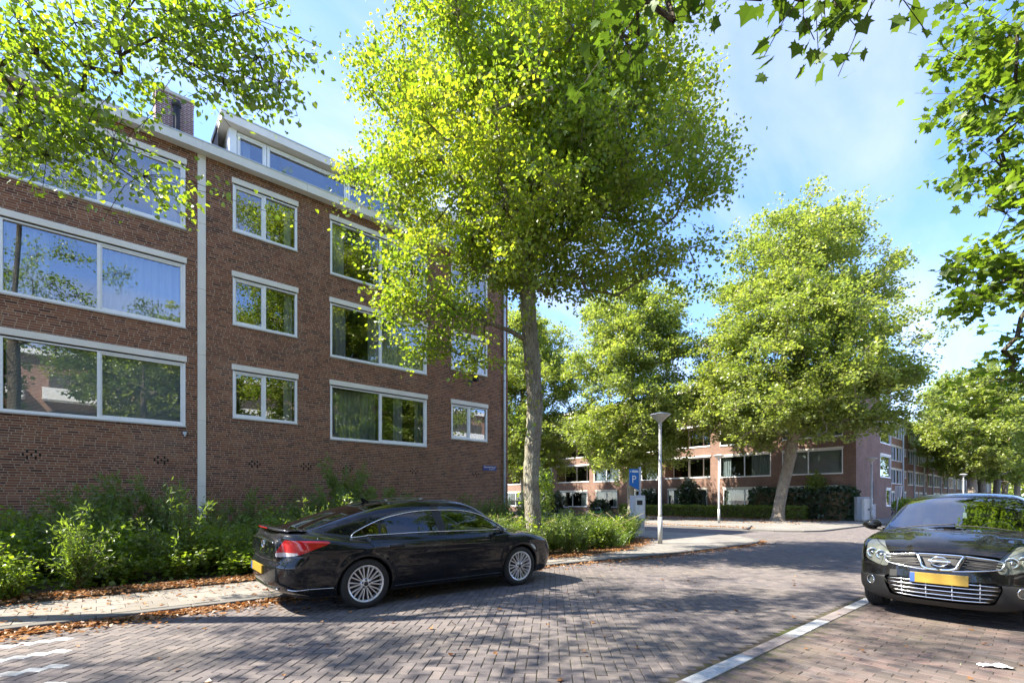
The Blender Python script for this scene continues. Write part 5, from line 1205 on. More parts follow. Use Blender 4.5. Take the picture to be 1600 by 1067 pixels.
def interior(car, xs_front, xs_rear, zf, hw, dash_x, dash_z, steer_side=1):
    for sx, nm in ((xs_front, 'front_seat'),):
        for sy in (-1, 1):
            m = MB(); m.bbox(sx - .22, sx + .26, sy * .36 - .23, sy * .36 + .23, zf, zf + .2, .05)
            m.bbox(-.07, .07, sy * .36 - .23, sy * .36 + .23, 0, .62, .05, Matrix.Translation((sx - .22, 0, zf + .12)) @ Matrix.Rotation(R(-18), 4, 'Y'))
            m.bbox(-.05, .05, sy * .36 - .13, sy * .36 + .13, 0, .2, .04, Matrix.Translation((sx - .44, 0, zf + .74)) @ Matrix.Rotation(R(-14), 4, 'Y')); m.build('seat', M['seat_fabric'], car.root)
    m = MB(); m.bbox(xs_rear - .2, xs_rear + .25, -hw, hw, zf, zf + .2, .05); m.bbox(-.07, .07, -hw, hw, 0, .55, .05, Matrix.Translation((xs_rear - .2, 0, zf + .12)) @ Matrix.Rotation(R(-24), 4, 'Y')); m.build('rear_bench', M['seat_fabric'], car.root)
    m = MB(); m.bbox(dash_x - .32, dash_x + .3, -hw, hw, zf + .05, dash_z, .06); m.build('dashboard', M['seat_fabric'], car.root)
    a = np.linspace(0, 2 * math.pi, 29); ct = np.array([dash_x - .42, .36 * steer_side, dash_z - .02]); pts = ct + .185 * (np.cos(a)[:, None] * np.array([0, 1, 0]) + np.sin(a)[:, None] * np.array([-.42, 0, .9]))
    m = MB(); m.tube(pts, .014, 7); m.tube([ct + (.2, 0, -.1), ct], .025, 7); m.tube([pts[0], ct, pts[14]], .012, 6); m.build('steering_wheel', M['black_plastic'], car.root, True)

# ------------------------------------------------------------------ the dark saloon
def saloon():
    C = Car('saloon_car', 'black four door saloon with chrome window trim parked half on the kerb', M['blue_black_paint'])
    deck = curve([(-2.60, .78), (-2.47, .86), (-2.40, 1.00), (-2.33, 1.055), (-2.2, 1.065), (-2.0, 1.05), (-1.5, .985), (-.8, .935), (0, .915), (.8, .925), (1.2, .955), (1.45, .955), (1.8, .905), (2.05, .835), (2.2, .765), (2.32, .66), (2.45, .56)])
    top = curve([(-2.75, .80), (-2.3, 1.035), (-2.0, 1.125), (-1.6, 1.265), (-1.2, 1.38), (-.7, 1.465), (-.25, 1.495), (.1, 1.492), (.4, 1.465), (.65, 1.40), (1.0, 1.215), (1.35, 1.01), (1.6, .86), (2.2, .5)])
    wz = curve([(.10, .80), (.20, .855), (.34, .895), (.5, .918), (.62, .926), (.72, .926), (.84, .917), (.93, .888), (1.0, .83), (1.2, .70), (1.5, .5)])
    wc = curve([(.7, .915), (.90, .868), (1.0, .822), (1.15, .755), (1.3, .675), (1.38, .62), (1.44, .54), (1.5, .40), (1.6, .2)])
    plan = curve([(-2.8, .72), (-2.4, .80), (-2.0, .875), (-1.5, .921), (-1.0, .928), (0, .928), (1.0, .928), (1.5, .922), (1.9, .885), (2.2, .815), (2.5, .70)])
    cplan = curve([(-2.6, .62), (-2.2, .70), (-1.7, .82), (-1.0, .94), (-.3, 1.0), (.5, 1.0), (1.2, .965), (1.6, .93), (2.2, .9)])
    xf = curve([(.0, 2.18), (.18, 2.24), (.3, 2.33), (.45, 2.365), (.6, 2.36), (.72, 2.32), (.85, 2.24), (1.2, 2.0)])
    xr = curve([(.0, -2.16), (.2, -2.25), (.3, -2.40), (.42, -2.475), (.6, -2.485), (.68, -2.45), (.76, -2.40), (.9, -2.405), (1.02, -2.43), (1.06, -2.42), (1.4, -2.2)])
    AX = (-1.37, 1.37); RA = .375
    def f(x, y, z):
        ay = np.abs(y)
        # side with the rising blade crease and the sill undercut
        r0 = np.sqrt((x - AX[0]) ** 2 + (z - .335) ** 2); r1 = np.sqrt((x - AX[1]) ** 2 + (z - .335) ** 2)
        flare = .014 * (np.exp(-((r0 - .40) / .05) ** 2) + np.exp(-((r1 - .40) / .05) ** 2)) * (z > .2)
        crease = .009 * np.exp(-((z - (.795 + .03 * (x < -9) - .025 * x * .6)) / .035) ** 2) * (np.abs(x) < 2.2) - .010 * np.exp(-((z - (.60 - .02 * x)) / .09) ** 2) * np.exp(-(x / 1.0) ** 4)
        w = wz(z) * plan(x) / .928 + flare + crease
        side = ay - w
        low = smax(side, (z - deck(x) + .05 * (ay / .8) ** 2.5 * (np.abs(x + .1) > 1.2)) * .92, .07)
        low = smax(low, (x - xf(z) + .30 * (ay / .92) ** 3) * .9, .10); low = smax(low, (xr(z) + .30 * (ay / .92) ** 3.2 - x) * .9, .08); low = smax(low, .19 - z, .05)
        xe = np.where(x > 0, x + .22 * y * y, x - .10 * y * y)
        cab = smax((z - top(xe) + .055 * (ay / .6) ** 2) * .80, ay - wc(z) * cplan(x), .07); cab = smax(cab, .7 - z, .02); cab = smax(cab, -2.42 - x, .02)
        b = smin(low, cab, .035)
        for r_ in (r0, r1): b = smax(b, smin(RA - r_, ay - .58, .02), .012)
        return b
    C.skin(f, (-2.62, -1.03, .12), (2.48, 1.03, 1.58), .0225)
    side = lambda P: np.abs(P[:, 1]) > .42
    # daylight opening outlines in side view (x, z)
    dlo = smooth_poly([(-1.52, .985), (-1.36, 1.10), (-1.02, 1.245), (-.62, 1.335), (-.2, 1.375), (.2, 1.36), (.56, 1.27), (.88, 1.125), (1.16, .975), (1.10, .945), (.6, .948), (0, .955), (-.6, .965), (-1.2, .975)], 5)
    SD = lambda P: poly_sd(P[:, 0], P[:, 2], dlo)
    for sg, nm in ((-1, 'right'), (1, 'left')):
        cs = lambda P, sg=sg: (P[:, 1] * sg > .42)
        g = lambda a, b: (lambda P: np.maximum(SD(P), np.maximum(a(P[:, 2]) - P[:, 0], P[:, 0] - b(P[:, 2]))))
        C.emit('quarter_window', C.take(g(lambda z: -9 + 0 * z, lambda z: -1.14 + .10 * (z - 1)), cs), M['privacy_glass'], inset=.006)
        C.emit('rear_door_window', C.take(g(lambda z: -1.10 + .10 * (z - 1), lambda z: -.20 - .16 * (z - .95)), cs), M['privacy_glass'], inset=.006)
        C.emit('front_door_window', C.take(g(lambda z: -.06 - .16 * (z - .95), lambda z: 9 + 0 * z), cs), M['car_glass'], inset=.006)
        C.emit('pillar_trim', C.take(SD, cs), M['black_plastic'], inset=.004)
    # wind screen, rear window (front view outlines y, z)
    ws = smooth_poly([(-.70, 1.01), (-.66, 1.10), (-.575, 1.30), (-.52, 1.405), (0, 1.44), (.52, 1.405), (.575, 1.30), (.66, 1.10), (.70, 1.01), (.35, .985), (0, .98), (-.35, .985)], 4)
    C.emit('windscreen', C.take(lambda P: poly_sd(P[:, 1], P[:, 2], ws), lambda P: (P[:, 0] > .45) & (P[:, 2] > .955) & (P[:, 0] < 1.5)), M['screen_glass'], inset=.004)
    rw = smooth_poly([(-.60, 1.085), (-.60, 1.16), (-.575, 1.30), (-.52, 1.40), (0, 1.43), (.52, 1.40), (.575, 1.30), (.60, 1.16), (.60, 1.085), (0, 1.065)], 4)
    C.emit('rear_window', C.take(lambda P: poly_sd(P[:, 1], P[:, 2], rw), lambda P: (P[:, 0] < -.6)), M['privacy_glass'], inset=.003)
    # tail lights wrap round the corner: unrolled coordinate t = |y| + x
    tl = smooth_poly([(-1.84, .76), (-1.73, .94), (-1.55, .956), (-1.30, .95), (-.98, .925), (-1.16, .85), (-1.38, .785), (-1.6, .753)], 4)
    for sg in (-1, 1):
        cs = lambda P, sg=sg: (P[:, 1] * sg > .3) & (P[:, 0] < -1.7)
        SDt = lambda P: poly_sd(np.abs(P[:, 1]) + P[:, 0], P[:, 2], tl)
        clear = lambda P: np.maximum(SDt(P), np.maximum(P[:, 2] - .80, (np.abs(P[:, 1]) + P[:, 0]) + 1.42))
        lens = C.take(SDt, cs); V, F = lens; ins, out = cut(V, F, clear(V)); tlo = C.emit('tail_light', out, M['tail_red'], inset=-.003)
        if len(ins[1]): C.emit('reversing_lens', ins, M['tail_clear'], tlo, inset=-.003)
    hl = smooth_poly([(-1.66, .665), (-1.62, .70), (-1.42, .775), (-1.12, .845), (-.90, .855), (-.98, .80), (-1.2, .715), (-1.42, .665)], 4)
    for sg in (-1, 1):
        hh = C.take(lambda P: poly_sd(np.abs(P[:, 1]) - P[:, 0], P[:, 2], hl), lambda P, sg=sg: (P[:, 1] * sg > .3) & (P[:, 0] > 1.5)); o = C.emit('headlight', hh, M['lamp_inside'], inset=.01); C.emit('lens', hh, M['lamp_glass'], o)
    gr = smooth_poly([(-.42, .56), (-.44, .69), (0, .71), (.44, .69), (.42, .56), (0, .53)], 3)
    C.emit('grille', C.take(lambda P: poly_sd(P[:, 1], P[:, 2], gr), lambda P: P[:, 0] > 1.9), M['black_plastic'], inset=.02)
    C.emit('lower_trim', C.take(lambda P: P[:, 2] - .225, lambda P: (np.abs(P[:, 0]) > 0)), M['black_plastic'])
    # doors
    dp = {'front_door': [(1.18, .96), (1.17, .62), (1.06, .40), (.86, .29), (-.12, .285), (-.13, .94), (-.13, .962), (.5, .965)], 'rear_door': [(-.14, .285), (-.76, .285), (-.93, .40), (-1.04, .60), (-1.24, .78), (-1.36, .98), (-.8, .98), (-.15, .962)]}
    def arr(poly, sg): return [(x, sg * .93, z) for x, z in poly]
    for sg in (-1, 1):
        for nm, poly in dp.items():
            d_ = C.emit(nm, C.take(lambda P: poly_sd(P[:, 0], P[:, 2], poly), lambda P, sg=sg: P[:, 1] * sg > .6), M['blue_black_paint'])
            C.ribbon('shut_line', arr(poly[:-1] if nm == 'front_door' else poly, sg), M['dark_hole'], .006, .0012, d_)
            hx = .02 if nm == 'front_door' else -1.02
            p = C.on([(hx, sg * .93, .835)])[0]; m = MB(); m.bbox(p[0] - .02, p[0] + .20, p[1] - .022, p[1] + .022, p[2] - .018, p[2] + .022, .012); m.build('door_handle', M['blue_black_paint'], d_)
        # chrome frame round the side windows
        cl = [(x, sg * .75, z) for x, z in np.vstack([dlo, dlo[:1]])]
        C.ribbon('chrome_trim', cl, M['chrome'], r=.009)
    C.emit('body', C.body, M['blue_black_paint'])
    # boot lid line, bonnet line, fuel line
    C.ribbon('boot_line', [(-2.36, -.60, 1.045), (-2.43, -.60, .97), (-2.42, -.52, .74), (-2.45, -.45, .70), (-2.47, 0, .69), (-2.45, .45, .70), (-2.42, .52, .74), (-2.43, .60, .97), (-2.36, .60, 1.045)], M['dark_hole'], .006)
    for sg in (-1, 1):
        C.ribbon('bonnet_line', [(1.5, sg * .74, .93), (1.9, sg * .66, .86), (2.2, sg * .52, .76)], M['dark_hole'], .006)
        C.ribbon('wing_line', [(1.18, sg * .93, .62), (1.19, sg * .92, .80), (1.20, sg * .88, .95)], M['dark_hole'], .005)
        C.ribbon('bumper_line', [(-1.78, sg * .92, .62), (-1.9, sg * .91, .66), (-2.0, sg * .90, .71)], M['dark_hole'], .005)
        C.ribbon('bumper_strip', [(-1.80, sg * .90, .325), (-2.1, sg * .87, .33), (-2.32, sg * .7, .335)], M['chrome'], r=.006)
        C.ribbon('antenna_line', [(-1.99, sg * .88, 1.02), (-1.98, sg * .84, 1.06)], M['chrome'], r=.004)
    C.ribbon('sill_strip', [(-.95, -.9, .262), (.95, -.9, .262)], M['chrome'], w=.008, lift=.002)
    C.ribbon('rear_diffuser', [(-2.40, -.55, .30), (-2.45, -.3, .295), (-2.46, 0, .295), (-2.45, .3, .295), (-2.40, .55, .30)], M['chrome'], r=.018)
    # spoiler lip with the third brake light
    m = MB(); yy = np.linspace(-.62, .62, 21); P = C.on(np.column_stack([-2.30 + .14 * np.abs(yy / .62) ** 3, yy, np.full(21, 1.05)])) + np.array([-.07, 0, .002])
    V = np.vstack([P + (.20, 0, .012), P + (.02, 0, .030), P + (-.055, 0, .028), P + (-.055, 0, .012), P + (.06, 0, -.03)]); n = 21; F = []
    for a in range(5): b = (a + 1) % 5; F += [(a * n + i, a * n + i + 1, b * n + i + 1, b * n + i) for i in range(n - 1)]
    m.add(V, F); sp = m.build('boot_spoiler', M['blue_black_paint'], C.root, True)
    zb = P[10][2]; m = MB(); m.box(P[10][0] - .058, P[10][0] - .02, -.20, .20, zb + .012, zb + .026); m.build('brake_light', M['tail_red'], sp)
    C.ribbon('boot_chrome_strip', [(-2.42, -.50, .915), (-2.44, -.25, .925), (-2.44, .25, .925), (-2.42, .50, .915)], M['chrome'], r=.013)
    # badge: ring with a slanting bolt, no lettering
    b = MB(); a = np.linspace(0, 2 * math.pi, 25); b.tube(np.column_stack([np.full(25, -2.425), .052 * np.cos(a), .86 + .052 * np.sin(a)]), .007, 6); b.prism([(-.065, .868), (.01, .852), (-.005, .868), (.065, .852), (-.01, .866), (.005, .85)], -2.433, -2.42, 'yz'); b.build('badge', M['chrome'], C.root)
    p = C.on([(-2.48, 0, .55)])[0]
    m = MB(); m.bbox(p[0] - .02, p[0] + .01, -.26, .26, .495, .605, .004); pl = m.build('number_plate', M['plate_yellow'], C.root)
    m = MB(); m.box(p[0] - .0225, p[0] - .015, .215, .258, .499, .601); m.build('plate_band', M['plate_blue'], pl)
    # mirrors, aerial fin, wipers, sun roof edge
    for sg in (-1, 1):
        bm = bmesh.new(); bmesh.ops.create_icosphere(bm, subdivisions=3, radius=1); 
        for v in bm.verts: v.co = Vector((.085 * v.co.x * (1 if v.co.x > 0 else .55), .115 * v.co.y, .068 * v.co.z - .01 * v.co.y * sg))
        bm.transform(Matrix.Translation((.80 - 0, sg * 1.0, 1.0))); m = MB(); m.from_bm(bm); mi = m.build('wing_mirror', M['blue_black_paint'], C.root, True)
        m = MB(); m.tube([(.86, sg * .86, .955), (.83, sg * .93, .97)], .025, 8); m.build('mirror_arm', M['black_plastic'], mi); m = MB(); m.box(.748, .754, sg * .99 - .085, sg * .99 + .085, .96, 1.04); m.build('mirror_glass', M['chrome'], mi)
    fz = C.on([(-1.0, 0, 1.43)])[0][2]; m = MB(); m.prism([(-1.07, fz - .01), (-.93, fz - .01), (-1.02, fz + .035), (-1.06, fz + .06), (-1.08, fz + .055)], -.016, .016); m.build('aerial_fin', M['blue_black_paint'], C.root)
    C.ribbon('roof_seam', [(.30, -.55, 1.43), (.34, 0, 1.48), (.30, .55, 1.43)], M['chrome'], .012)
    for sy in (-1, 1):
        for ax in AX: wheel(C, ax, sy * .80, .342, .248, .225, sy, 10)
    interior(C, .05, -.85, .38, .62, .95, .93)
    return C.root
car1 = saloon()
car1.location = (4.26, 7.38, .028); car1.rotation_euler = (R(2.0), 0, 0); car1.scale = (1.035, 1.03, 1.02)

# ------------------------------------------------------------------ the crossover facing the camera
def crossover():
    C = Car('crossover_car', 'black crossover with chrome V grille parked in the brick bay', M['black_paint'])
    deck = curve([(-2.3, .80), (-2.1, 1.0), (-1.9, 1.08), (-1.0, 1.06), (0, 1.02), (.8, 1.02), (1.15, 1.085), (1.4, 1.075), (1.65, 1.03), (1.85, .975), (1.98, .915), (2.06, .84), (2.14, .74), (2.3, .6)])
    top = curve([(-2.6, .5), (-2.2, 1.0), (-1.95, 1.36), (-1.75, 1.52), (-1.3, 1.585), (-.6, 1.612), (0, 1.605), (.25, 1.575), (.5, 1.495), (.85, 1.31), (1.2, 1.11), (1.5, .93), (2.2, .5)])
    wz = curve([(.1, .80), (.2, .845), (.32, .875), (.45, .888), (.6, .892), (.75, .892), (.9, .880), (1.0, .855), (1.08, .81), (1.3, .68), (1.6, .5)])
    wc = curve([(.8, .90), (1.0, .852), (1.1, .815), (1.25, .755), (1.4, .69), (1.5, .63), (1.56, .55), (1.62, .38), (1.8, .2)])
    plan = curve([(-2.3, .78), (-1.9, .86), (-1.4, .885), (0, .892), (1.2, .892), (1.6, .885), (1.85, .862), (2.05, .82), (2.3, .74)])
    xf = curve([(.0, 1.96), (.16, 2.04), (.24, 2.115), (.36, 2.175), (.5, 2.19), (.6, 2.175), (.72, 2.145), (.82, 2.105), (.9, 2.05), (.98, 1.95), (1.1, 1.7), (1.3, 1.3)])
    xr = curve([(.0, -1.98), (.2, -2.08), (.4, -2.13), (.7, -2.12), (1.0, -2.08), (1.2, -2.0), (1.7, -1.7)])
    AX = (-1.315, 1.315); RA = .385
    def f(x, y, z):
        ay = np.abs(y); r0 = np.sqrt((x - AX[0]) ** 2 + (z - .345) ** 2); r1 = np.sqrt((x - AX[1]) ** 2 + (z - .345) ** 2)
        flare = .020 * (np.exp(-((r0 - .42) / .055) ** 2) + np.exp(-((r1 - .42) / .055) ** 2)) * (z > .2)
        side = ay - (wz(z) * plan(x) / .892 + flare + .008 * np.exp(-((z - .93) / .03) ** 2))
        hood = .022 / (1 + np.exp(-np.clip((.30 + .20 * (2.0 - x) - ay) / .016, -30, 30))) * (x > .9) - .028 * (ay / .75) ** 2 * (x > .9)
        low = smax(side, (z - deck(x) - hood) * .93, .06)
        nose = .085 * np.exp(-(ay / .26) ** 4) * 0 + .26 * (ay / .89) ** 2.7
        low = smax(low, (x - xf(z) + nose) * .92, .06); low = smax(low, (xr(z) + .2 * (ay / .89) ** 3 - x) * .92, .07); low = smax(low, .20 + .15 * np.clip(ay / .86, 0, 1.1) ** 5 * np.clip((x - 1.2) / .3, 0, 1) - z, .05)
        # bumper step over the lower cladding
        low = low + .010 / (1 + np.exp(-np.clip((z - .525) / .006, -30, 30))) * (x > 1.2)
        xe = np.where(x > 0, x + .20 * y * y, x - .10 * y * y)
        cab = smax((z - top(xe) + .05 * (ay / .6) ** 2) * .8, ay - wc(z), .06); cab = smax(cab, .8 - z, .02); cab = smax(cab, -2.15 - x, .02)
        b = smin(low, cab, .03)
        for r_ in (r0, r1): b = smax(b, smin(RA - r_, ay - .56, .02), .012)
        return b
    C.skin(f, (-2.3, -1.0, .13), (2.3, 1.0, 1.68), .0205)
    front = lambda P: P[:, 0] > 1.3
    for sg in (-1, 1):
        cs = lambda P, sg=sg: P[:, 1] * sg > .42
        dlo = smooth_poly([(-1.62, 1.10), (-1.45, 1.32), (-1.05, 1.44), (-.5, 1.48), (.0, 1.475), (.3, 1.42), (.62, 1.28), (.98, 1.10), (.9, 1.06), (0, 1.055), (-1.0, 1.075)], 4); SD = lambda P: poly_sd(P[:, 0], P[:, 2], dlo)
        C.emit('rear_side_window', C.take(lambda P: np.maximum(SD(P), P[:, 0] + .34), cs), M['privacy_glass'], inset=.006); C.emit('front_side_window', C.take(lambda P: np.maximum(SD(P), -.26 - P[:, 0]), cs), M['car_glass'], inset=.006); C.emit('pillar_trim', C.take(SD, cs), M['black_plastic'], inset=.004)
    ws = smooth_poly([(-.745, 1.125), (-.70, 1.22), (-.62, 1.40), (-.555, 1.505), (0, 1.545), (.555, 1.505), (.62, 1.40), (.70, 1.22), (.745, 1.125), (.4, 1.10), (0, 1.095), (-.4, 1.10)], 4)
    C.emit('windscreen', C.take(lambda P: poly_sd(P[:, 1], P[:, 2], ws), lambda P: (P[:, 0] > .1) & (P[:, 0] < 1.4) & (P[:, 2] > 1.07)), M['screen_glass'], inset=.004)
    rw = smooth_poly([(-.6, 1.12), (-.58, 1.4), (0, 1.47), (.58, 1.4), (.6, 1.12), (0, 1.1)], 4); C.emit('rear_window', C.take(lambda P: poly_sd(P[:, 1], P[:, 2], rw), lambda P: P[:, 0] < -1.4), M['privacy_glass'], inset=.003)
    # headlights, unrolled round the corner: t = |y| - x
    hl = smooth_poly([(-1.56, .655), (-1.585, .72), (-1.50, .83), (-1.32, .925), (-1.10, .985), (-.86, 1.0), (-.80, .955), (-.90, .84), (-1.02, .755), (-1.25, .70), (-1.42, .665)], 4)
    for sg in (-1, 1):
        hh = C.take(lambda P: poly_sd(np.abs(P[:, 1]) - P[:, 0], P[:, 2], hl), lambda P, sg=sg: (P[:, 1] * sg > .3) & (P[:, 0] > 1.2))
        o = C.emit('headlight', hh, M['lamp_inside'], inset=.045); C.emit('lens', hh, M['lamp_glass'], o, inset=0)
        for yy, zz, r_ in ((.60, .775, .062), (.735, .815, .068)):
            p = C.on([(2.0, sg * yy, zz)])[0]; m = MB(); m.lathe([(r_, -.012), (r_ * .96, -.004), (r_ * .55, -.05), (.0, -.055)], 22, axis='x', c=(p[0] - .022, p[1], p[2])); m.lathe([(r_ * .4, -.03), (r_ * .3, -.012), (0, -.008)], 16, axis='x', c=(p[0] - .022, p[1], p[2])); m.build('reflector', M['chrome'], o, True)
        p = C.on([(2.0, sg * .86, .86)])[0]; m = MB(); m.lathe([(.03, -.03), (.028, -.02), (0, -.015)], 14, axis='x', c=(p[0] - .03, p[1] - sg * .05, p[2] + .02)); m.build('indicator', M['plate_yellow'], o, True)
    # radiator grille either side of the V
    gp = smooth_poly([(-.545, .828), (-.56, .76), (-.50, .70), (-.2, .645), (0, .640), (.2, .645), (.50, .70), (.56, .76), (.545, .828), (.3, .855), (0, .862), (-.3, .855)], 4)
    gl = C.take(lambda P: poly_sd(P[:, 1], P[:, 2], gp), lambda P: P[:, 0] > 1.7); go = C.emit('grille', gl, M['black_plastic'], inset=.045)
    C.ribbon('grille_frame', [(2.1, y, z) for y, z in np.vstack([gp, gp[:1]])], M['chrome'], r=.0085, parent=go)
    for z in (.70, .738, .776, .814):
        for sg in (-1, 1):
            ymax = {.70: .47, .738: .535, .776: .545, .814: .54}[z]; y0 = .165 + (z - .64) * .33
            P = C.on([(2.1, sg * y, z + .012 * (1 - y / .5)) for y in np.linspace(y0 + .01, ymax, 12)]); m = MB(); m.tube(P - np.array([.016, 0, 0]), .0085, 6); m.build('grille_bar', M['cladding'], go, True)
    for sg in (-1, 1): C.ribbon('grille_v', [(2.1, sg * .225, .855), (2.1, sg * .20, .80), (2.12, sg * .155, .675), (2.12, sg * .10, .652), (2.12, 0, .648)], M['chrome'], r=.019, parent=go)
    pe = C.on([(2.14, 0, .755)])[0]; a = np.linspace(0, 2 * math.pi, 33); m = MB(); m.tube(np.column_stack([np.full(33, pe[0] + .004), .082 * np.cos(a), .755 + .056 * np.sin(a)]), .0085, 8); m.bbox(pe[0] - .002, pe[0] + .014, -.108, .108, .740, .770, .005); m.build('badge', M['chrome'], go, True)
    # lower mouth with four bright bars
    lp = smooth_poly([(-.535, .535), (-.50, .35), (-.42, .29), (0, .275), (.42, .29), (.50, .35), (.535, .535), (.3, .54), (0, .54), (-.3, .54)], 4)
    lo = C.emit('lower_grille', C.take(lambda P: poly_sd(P[:, 1], P[:, 2], lp), lambda P: P[:, 0] > 1.7), M['dark_hole'], inset=.05)
    for z in (.315, .365, .415, .465, .51):
        ymax = .44 + .08 * min(1, (z - .3) / .15); P = C.on([(2.15, y, z) for y in np.linspace(-ymax, ymax, 22)]); m = MB(); m.tube(P - np.array([.012, 0, 0]), .0075, 6); m.build('chrome_bar', M['chrome'], lo, True)
    for y in (-.36, -.12, .12, .36):
        P = C.on([(2.15, y, z) for z in np.linspace(.30, .52, 5)]); m = MB(); m.tube(P - np.array([.022, 0, 0]), .006, 6); m.build('upright_bar', M['grey_metal'], lo, True)
    # fog lamps in the cladding
    for sg in (-1, 1):
        fg = C.take(lambda P: np.hypot(P[:, 1] - sg * .70, P[:, 2] - .455) - .052, lambda P: P[:, 0] > 1.6); o = C.emit('fog_light', fg, M['lamp_inside'], inset=.02); C.emit('lens', fg, M['lamp_glass'], o)
        p = C.on([(2.0, sg * .70, .455)])[0]; m = MB(); aa = np.linspace(0, 2 * math.pi, 25); m.tube(C.on([(p[0], sg * .70 + .054 * math.cos(t), .455 + .054 * math.sin(t)) for t in aa]), .007, 6); m.build('fog_ring', M['chrome'], o, True)
    C.emit('lower_cladding', C.take(lambda P: P[:, 2] - np.where(P[:, 0] > 1.2, .527, .34), lambda P: np.abs(P[:, 2]) > -1), M['cladding'])
    C.emit('body', C.body, M['black_paint'])
    p = C.on([(2.2, 0, .56)])[0]; m = MB(); Mx = Matrix.Translation((p[0] + .012, 0, .552)) @ Matrix.Rotation(R(-4), 4, 'Y')
    m.bbox(-.012, .012, -.27, .27, -.062, .062, .004, Mx); pl = m.build('number_plate', M['plate_yellow'], C.root); m = MB(); m.box(.0125, .0145, -.268, -.222, -.058, .058, Mx); m.build('plate_band', M['plate_blue'], pl)
    # hood shut lines, wipers, towing cover
    for sg in (-1, 1):
        C.ribbon('bonnet_line', [(1.3, sg * .80, 1.04), (1.6, sg * .76, 1.0), (1.85, sg * .66, .94), (1.99, sg * .56, .90)], M['dark_hole'], .007)
        C.ribbon('bumper_line', [(2.05, sg * .575, .84), (2.09, sg * .59, .74), (2.08, sg * .60, .66), (1.9, sg * .78, .655), (1.72, sg * .88, .66)], M['dark_hole'], .006)
        C.ribbon('door_line', [(.98, sg * .89, .35), (1.0, sg * .89, .7), (.99, sg * .87, 1.03)], M['dark_hole'], .006); C.ribbon('door_line', [(-.3, sg * .89, .35), (-.3, sg * .89, 1.05)], M['dark_hole'], .006)
    C.ribbon('bonnet_edge', [(1.99, -.56, .90), (2.03, -.3, .915), (2.04, 0, .92), (2.03, .3, .915), (1.99, .56, .90)], M['dark_hole'], .007)
    C.ribbon('towing_cover', [(2.1, -.40, .57), (2.1, -.48, .57)], M['cladding'], w=.085, lift=.002)
    m = MB()
    for y0, y1 in ((-.62, .02), (.02, .60)):
        P = C.on([(1.12, y, z) for y, z in zip(np.linspace(y0, y1, 9), np.linspace(1.105, 1.16, 9))]); m.tube(P + np.array([.012, 0, .014]), .008, 5)
    m.build('wipers', M['black_plastic'], C.root, True)
    C.ribbon('cowl', [(1.22, -.70, 1.10), (1.27, -.35, 1.10), (1.28, 0, 1.10), (1.27, .35, 1.10), (1.22, .70, 1.10)], M['black_plastic'], w=.05, lift=.004)
    for sg in (-1, 1):
        bm = bmesh.new(); bmesh.ops.create_icosphere(bm, subdivisions=3, radius=1)
        for v in bm.verts: v.co = Vector((.095 * v.co.x * (1 if v.co.x > 0 else .5), .125 * v.co.y, .085 * v.co.z * (1 - .25 * v.co.y * sg)))
        bm.transform(Matrix.Translation((.78, sg * .985, 1.13))); m = MB(); m.from_bm(bm); mi = m.build('wing_mirror', M['black_paint'], C.root, True); m = MB(); m.tube([(.84, sg * .83, 1.06), (.80, sg * .93, 1.08)], .03, 8); m.build('mirror_arm', M['black_plastic'], mi)
    for sy in (-1, 1):
        for ax in AX: wheel(C, ax, sy * .775, .345, .22, .215, sy, 5, steer=0)
    interior(C, -.1, -.95, .5, .62, .85, 1.05)
    m = MB(); m.bbox(.28, .33, -.12, .12, 1.41, 1.475, .02); m.tube([(.34, 0, 1.46), (.40, 0, 1.53)], .012, 6); m.build('inside_mirror', M['black_plastic'], C.root)
    m = MB(); m.tube([(.33, .015, 1.41), (.33, .02, 1.32)], .003, 5); m.box(.328, .332, .0, .04, 1.24, 1.32); m.build('mirror_pendant', M['paper'], C.root)
    return C.root
car2 = crossover()
car2.location = (9.9, 1.14, 0); car2.rotation_euler = (0, 0, math.pi)

# ================================================================== STREET FURNITURE AND SMALL THINGS
def lamp_post(x, y, h, label):
    o = empty('street_lamp', (x, y, .05)); tag(o, label, 'street lamp', 'round headed street lamps')
    m = MB(); m.tube([(0, 0, 0), (0, 0, .9)], .075, 16); m.tube([(0, 0, .9), (0, 0, .96), (0, 0, h - .28)], [.075, .06, .046], 16); m.build('pole', M['galvanised'], o, True)
    m = MB(); m.bbox(.055, .082, -.045, .045, .35, .75, .006); m.build('service_door', M['galvanised'], o)
    m = MB(); m.lathe([(.05, h - .34), (.062, h - .30), (.085, h - .26), (.22, h - .13), (.325, h - .055), (.335, h - .04)], 32); hd = m.build('lamp_bowl', M['lamp_shell'], o, True)
    m = MB(); m.lathe([(.34, h - .045), (.345, h - .032), (.30, h - .01), (.12, h + .035), (.03, h + .045), (0, h + .046)], 32); m.build('lamp_cap', M['grey_metal'], hd, True)
    m = MB(); m.lathe([(.046, h - .42), (.056, h - .41), (.056, h - .34)], 16); m.build('collar', M['grey_metal'], o, True)
lamp_post(14.35, 9.2, 4.33, 'street lamp on the pavement right of the linden with a pale bowl head')
lamp_post(30.0, 15.0, 4.3, 'street lamp across the side street standing before the low hedge')
lamp_post(40.0, 9.35, 4.3, 'street lamp beside the grey cabinets at the red brick corner')
lamp_post(72.5, 8.6, 4.3, 'street lamp behind the crossover roof, in front of the brown terrace')
lamp_post(103.0, 8.2, 4.3, 'farthest street lamp, between the avenue trunks')
